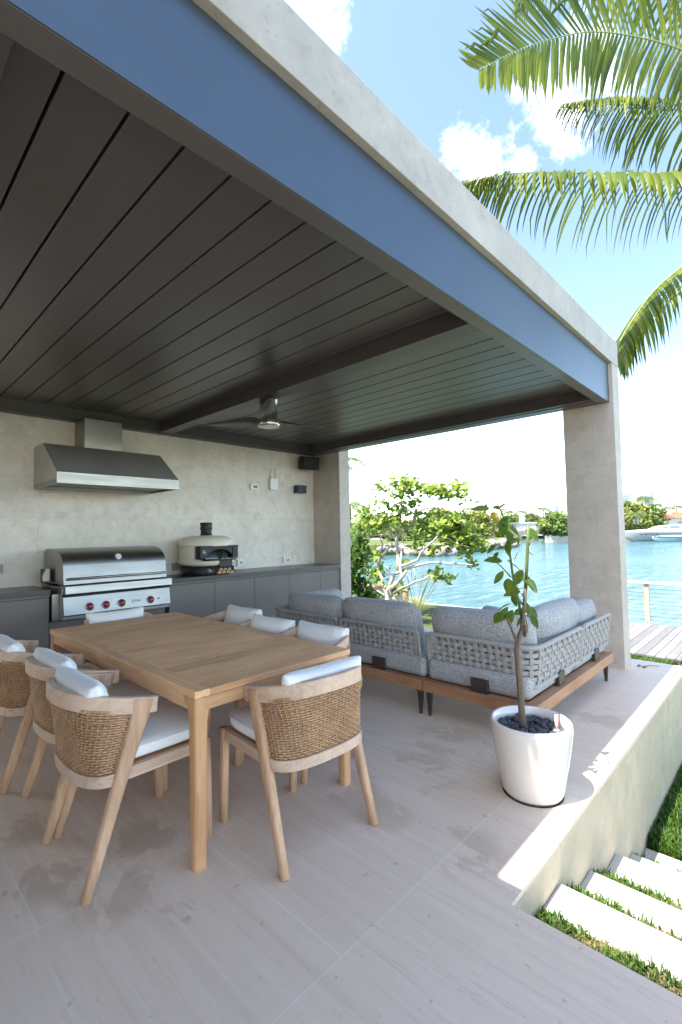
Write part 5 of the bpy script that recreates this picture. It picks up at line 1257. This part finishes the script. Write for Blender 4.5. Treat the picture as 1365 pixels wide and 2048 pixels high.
# vegetation of the far shore
trees = [(1114, 112.5, 1024, 4.6, 'dense round green tree at the right end of the bridge', 'far_leaf', 2600, .42), (958, 116, 1022, 4.0, 'broad yellow green tree behind the white fence', 'far_leaf2', 2200, .45), (915, 118, 1024, 4.6, 'olive green tree between sea grape and fence', 'far_leaf', 2200, .45),
         (880, 122, 1015, 5.4, 'tall olive tree behind the sea grape crown', 'far_leaf2', 2200, .5), (1272, 134, 1003, 5.2, 'rounded olive tree behind the clipped hedge', 'far_leaf2', 2600, .5), (1298, 137, 1010, 5.6, 'darker green tree between hedge and white house', 'far_leaf', 2600, .5),
         (1252, 133, 1000, 5.0, 'green tree right beside the right pillar edge', 'far_leaf2', 2000, .5), (1030, 150, 1030, 7, 'green tree canopy behind the white bridge house', 'far_leaf', 2000, .6), (1085, 152, 1034, 7, 'low green trees right of the bridge house', 'far_leaf2', 2000, .6),
         (985, 140, 1034, 6, 'bushy olive tree left of the white bridge house', 'far_leaf2', 2000, .5), (830, 100, 1040, 4.6, 'dark round tree on the spit behind the branches', 'far_leaf', 2000, .4), (800, 92, 1052, 3.4, 'low dark tree at the left of the spit', 'far_leaf', 1600, .35), (745, 130, 1030, 8, 'leafy tree beyond the boathouse', 'far_leaf2', 1800, .6),
         (775, 125, 1036, 6, 'second leafy tree beyond the boathouse to its right', 'far_leaf', 1600, .6), (1055, 165, 1028, 8, 'distant green canopy above the flat white roof', 'far_leaf', 1600, .7), (1340, 160, 1030, 8, 'green canopy behind the red tiled roof', 'far_leaf', 1600, .7), (1008, 117, 1056, 2.6, 'small pale green tree at the left end of the bridge', 'far_leaf2', 900, .3)]
for i, (px, dep, yt, rw_, lb, m, n, sz) in enumerate(trees):
    b_ = base(px, dep, -1.0); tree(lb, b_, topz(px, yt, dep)+1.0, rw_, n, sz, 40+i, m, group='trees on the far shore', low=.22)
palms = [(1087, 122, 1018, 3.1, 'single tall palm right of the white bridge house'), (1047, 150, 1022, 3.8, 'feathery palm above the flat roofed white house'), (1016, 140, 1024, 3.4, 'palm rising left of the white bridge house'), (980, 122, 1044, 2.8, 'dry fronded palm in front of the fence trees'),
         (1291, 140, 996, 4.6, 'tall palm above the olive trees near the towers'), (1312, 138, 1010, 4.2, 'dark palm leaning right beside the towers'), (1272, 128, 1026, 3.0, 'bright low palm behind the hedge'), (1353, 150, 1012, 4.0, 'palm behind the red roof chimney'), (1002, 150, 1018, 3.6, 'thin palm left of the bridge house among others'), (935, 140, 1016, 3.6, 'palm top above the fence trees'),
         (965, 150, 1018, 3.6, 'palm crown behind the yellow green tree'), (1070, 150, 1030, 3.0, 'small palm touching the house chimney'), (1335, 165, 1018, 3.8, 'palm between the dark palm and the chimney')]
for i, (px, dep, yc, L_, lb) in enumerate(palms): palm(lb, W(px, yc, dep), -1.0, L_, 22, 80+i, 16, .2, 'palms on the far shore')
palm('palm half hidden behind the left stone pillar', W(700, 1008, 34), -.9, 1.9, 24, 60, 22, .14)
palm('tall palm whose drooping tip shows past the left pillar top', W(672, 925, 17), -.9, 1.5, 18, 61, 30, .12, m='palm_leaf')
hq0, hq1 = base(1240, 124), base(1305, 125); hv = (hq1-hq0); hn = hv.length; hv.normalize()
hg = thing('clipped_hedge', 'long clipped green hedge along the far bank behind the yacht', 'hedge', (hq0+hq1)/2); b = MB(); ht_ = topz(1275, 1049, 124)
core = MB(); nv = Vector((-hv.y, hv.x, 0)); nv = nv if nv.dot(CF) > 0 else -nv
core.prism([((hq0+hv*a+nv*c).x, (hq0+hv*a+nv*c).y) for a, c in ((0.1, .1), (hn-.1, .1), (hn-.1, 1.4), (.1, 1.4))], -1, ht_-.15); core.build('stems', 'hedge', hg)
rs = np.random.RandomState(3)
for k in range(2600):
    a, c, z = rs.rand()*hn, rs.rand()*1.5-.05, -1+rs.rand()*(ht_+1)
    if rs.rand() < .6: c = -.05+rs.rand()*.15
    else: z = ht_-.1+rs.rand()*.15
    p = hq0+hv*a+nv*c; q = Vector(rs.normal(size=3)).normalized()*.22; r_ = q.cross(Vector(rs.normal(size=3))).normalized()*.16
    b.add([tuple(Vector((p.x, p.y, z))+w_) for w_ in (-q, r_, q, -r_)], [(0, 1, 2, 3)])
b.build('foliage', 'hedge', hg)

# ------------------------------------------------------------------ yachts
def hull(mb, P0, u, v, L_, stations, k=10):
    """stations: (t, half beam at deck, z keel, z deck); P0 = bow at water, u = along, v = across"""
    vs = []; fs = []
    for t_, hb, zk, zd in stations:
        for j in range(-k, k+1):
            s_ = j/k; zz = zk+(zd-zk)*abs(s_)**1.6; w_ = hb*math.copysign(abs(s_)**.75, s_)
            p = P0+u*(L_*t_)+v*w_; vs.append((p.x, p.y, zz))
    m = 2*k+1
    for i in range(len(stations)-1):
        for j in range(m-1): fs.append((i*m+j, i*m+j+1, (i+1)*m+j+1, (i+1)*m+j))
        fs.append((i*m, (i+1)*m, (i+1)*m+m-1, i*m+m-1))
    fs.append(tuple((len(stations)-1)*m+j for j in range(m)))
    return mb.add(vs, fs, True)
def boat(label, px0, px1, dep, zdeck, colh, coltop, name, cat, big):
    a = base(px0, dep); b_ = base(px1, dep); u = b_-a; L_ = u.length; u.normalize(); v = Vector((-u.y, u.x, 0)); v = v if v.dot(CF) > 0 else -v
    o = thing(name, label, cat, ((a+b_)/2).to_3d()+Vector((0, 0, -1.7-ZG))); h = zdeck; hb = L_*.115
    st = [(0, .03, h*.55-1.7, h*1.05-1.7), (.04, hb*.30, h*.25-1.7, h*1.05-1.7), (.12, hb*.62, -1.9, h*1.03-1.7), (.3, hb*.92, -2.1, h-1.7), (.55, hb, -2.1, h*.94-1.7), (.8, hb*.97, -2.1, h*.88-1.7), (1, hb*.9, -2.0, h*.82-1.7)]
    hull(MB(), a, u, v, L_, st).build('hull', colh, o)
    def Pp(t_, w_, z): p = a+u*(L_*t_)+v*w_; return (p.x, p.y, z-1.7)
    def loft(secs, nm, m, parent=o):
        vs = []; fs = []; n = len(secs[0])
        for s_ in secs: vs += s_
        for i in range(len(secs)-1):
            for j in range(n): fs.append((i*n+j, i*n+(j+1) % n, (i+1)*n+(j+1) % n, (i+1)*n+j))
        fs += [tuple(range(n))[::-1], tuple(range((len(secs)-1)*n, len(secs)*n))]
        return MB().add(vs, fs).build(nm, m, parent, bevel=.03)
    sec = lambda t_, w_, z0, z1: [Pp(t_, -w_, z0), Pp(t_, w_, z0), Pp(t_, w_*.82, z1), Pp(t_, -w_*.82, z1)]
    loft([sec(.06, hb*.3, h*1.03, h*1.07), sec(.25, hb*.78, h*.99, h*1.16), sec(.5, hb*.9, h*.95, h*1.22), sec(.95, hb*.85, h*.82, h*1.12)], 'deck_moulding', coltop)
    if big:
        loft([sec(.30, hb*.55, h*1.10, h*1.14), sec(.42, hb*.66, h*1.13, h*1.48), sec(.60, hb*.7, h*1.15, h*1.62), sec(.74, hb*.7, h*1.12, h*1.50), sec(.86, hb*.66, h*1.08, h*1.16)], 'superstructure', coltop)
        w1 = [Pp(.345, -hb*.68, h*1.20), Pp(.47, -hb*.755, h*1.27), Pp(.47, -hb*.70, h*1.47), Pp(.43, -hb*.66, h*1.44)]
        MB().add(w1, [(0, 1, 2, 3)]).build('side_window', 'glass', o)
        MB().add([Pp(.485, -hb*.76, h*1.26), Pp(.60, -hb*.77, h*1.27), Pp(.60, -hb*.70, h*1.52), Pp(.485, -hb*.70, h*1.49)], [(0, 1, 2, 3)]).build('side_window', 'glass', o)
        MB().add([Pp(.615, -hb*.77, h*1.27), Pp(.72, -hb*.76, h*1.24), Pp(.68, -hb*.71, h*1.47), Pp(.615, -hb*.70, h*1.52)], [(0, 1, 2, 3)]).build('side_window', 'glass', o)
        for k in range(4):
            t_ = .16+.055*k; c = Pp(t_, -hb*(.70+.07*k), h*.70)
            MB().puff(.42, .42, .26, 4, 0, 0).xform(Matrix.Translation(c)).build('porthole', 'navy', o)
    else:
        MB().sweep([Pp(.02, -hb*.15, h*.98), Pp(.15, -hb*.78, h*.93), Pp(.4, -hb*1.0, h*.88), Pp(.7, -hb*1.01, h*.82), Pp(1, -hb*.92, h*.74)], lambda i, t: [(-.05, -.12), (.05, -.12), (.05, .12), (-.05, .12)]).build('rub_rail', 'navy', o)
        loft([sec(.35, hb*.5, h*1.1, h*1.15), sec(.48, hb*.55, h*1.1, h*1.55), sec(.75, hb*.55, h*1.08, h*1.62), sec(.8, hb*.5, h*1.05, h*1.15)], 'cabin', 'navy')
        MB().tube([Pp(.28+.012*k, -hb*.985, h*(.50+.06*math.sin(k*1.9))) for k in range(13)], .035, 5).build('hull_script', 'navy', o)
    return o
boat('large pale grey motor yacht moored along the far bank', 1246, 1420, 108, 2.3, 'yacht_grey', 'yacht_white', 'motor_yacht', 'yacht', True)
boat('smaller pale blue motorboat moored in front of the grey yacht', 1304, 1440, 101, 1.15, 'boat_blue', 'yacht_white', 'motorboat', 'boat', False)
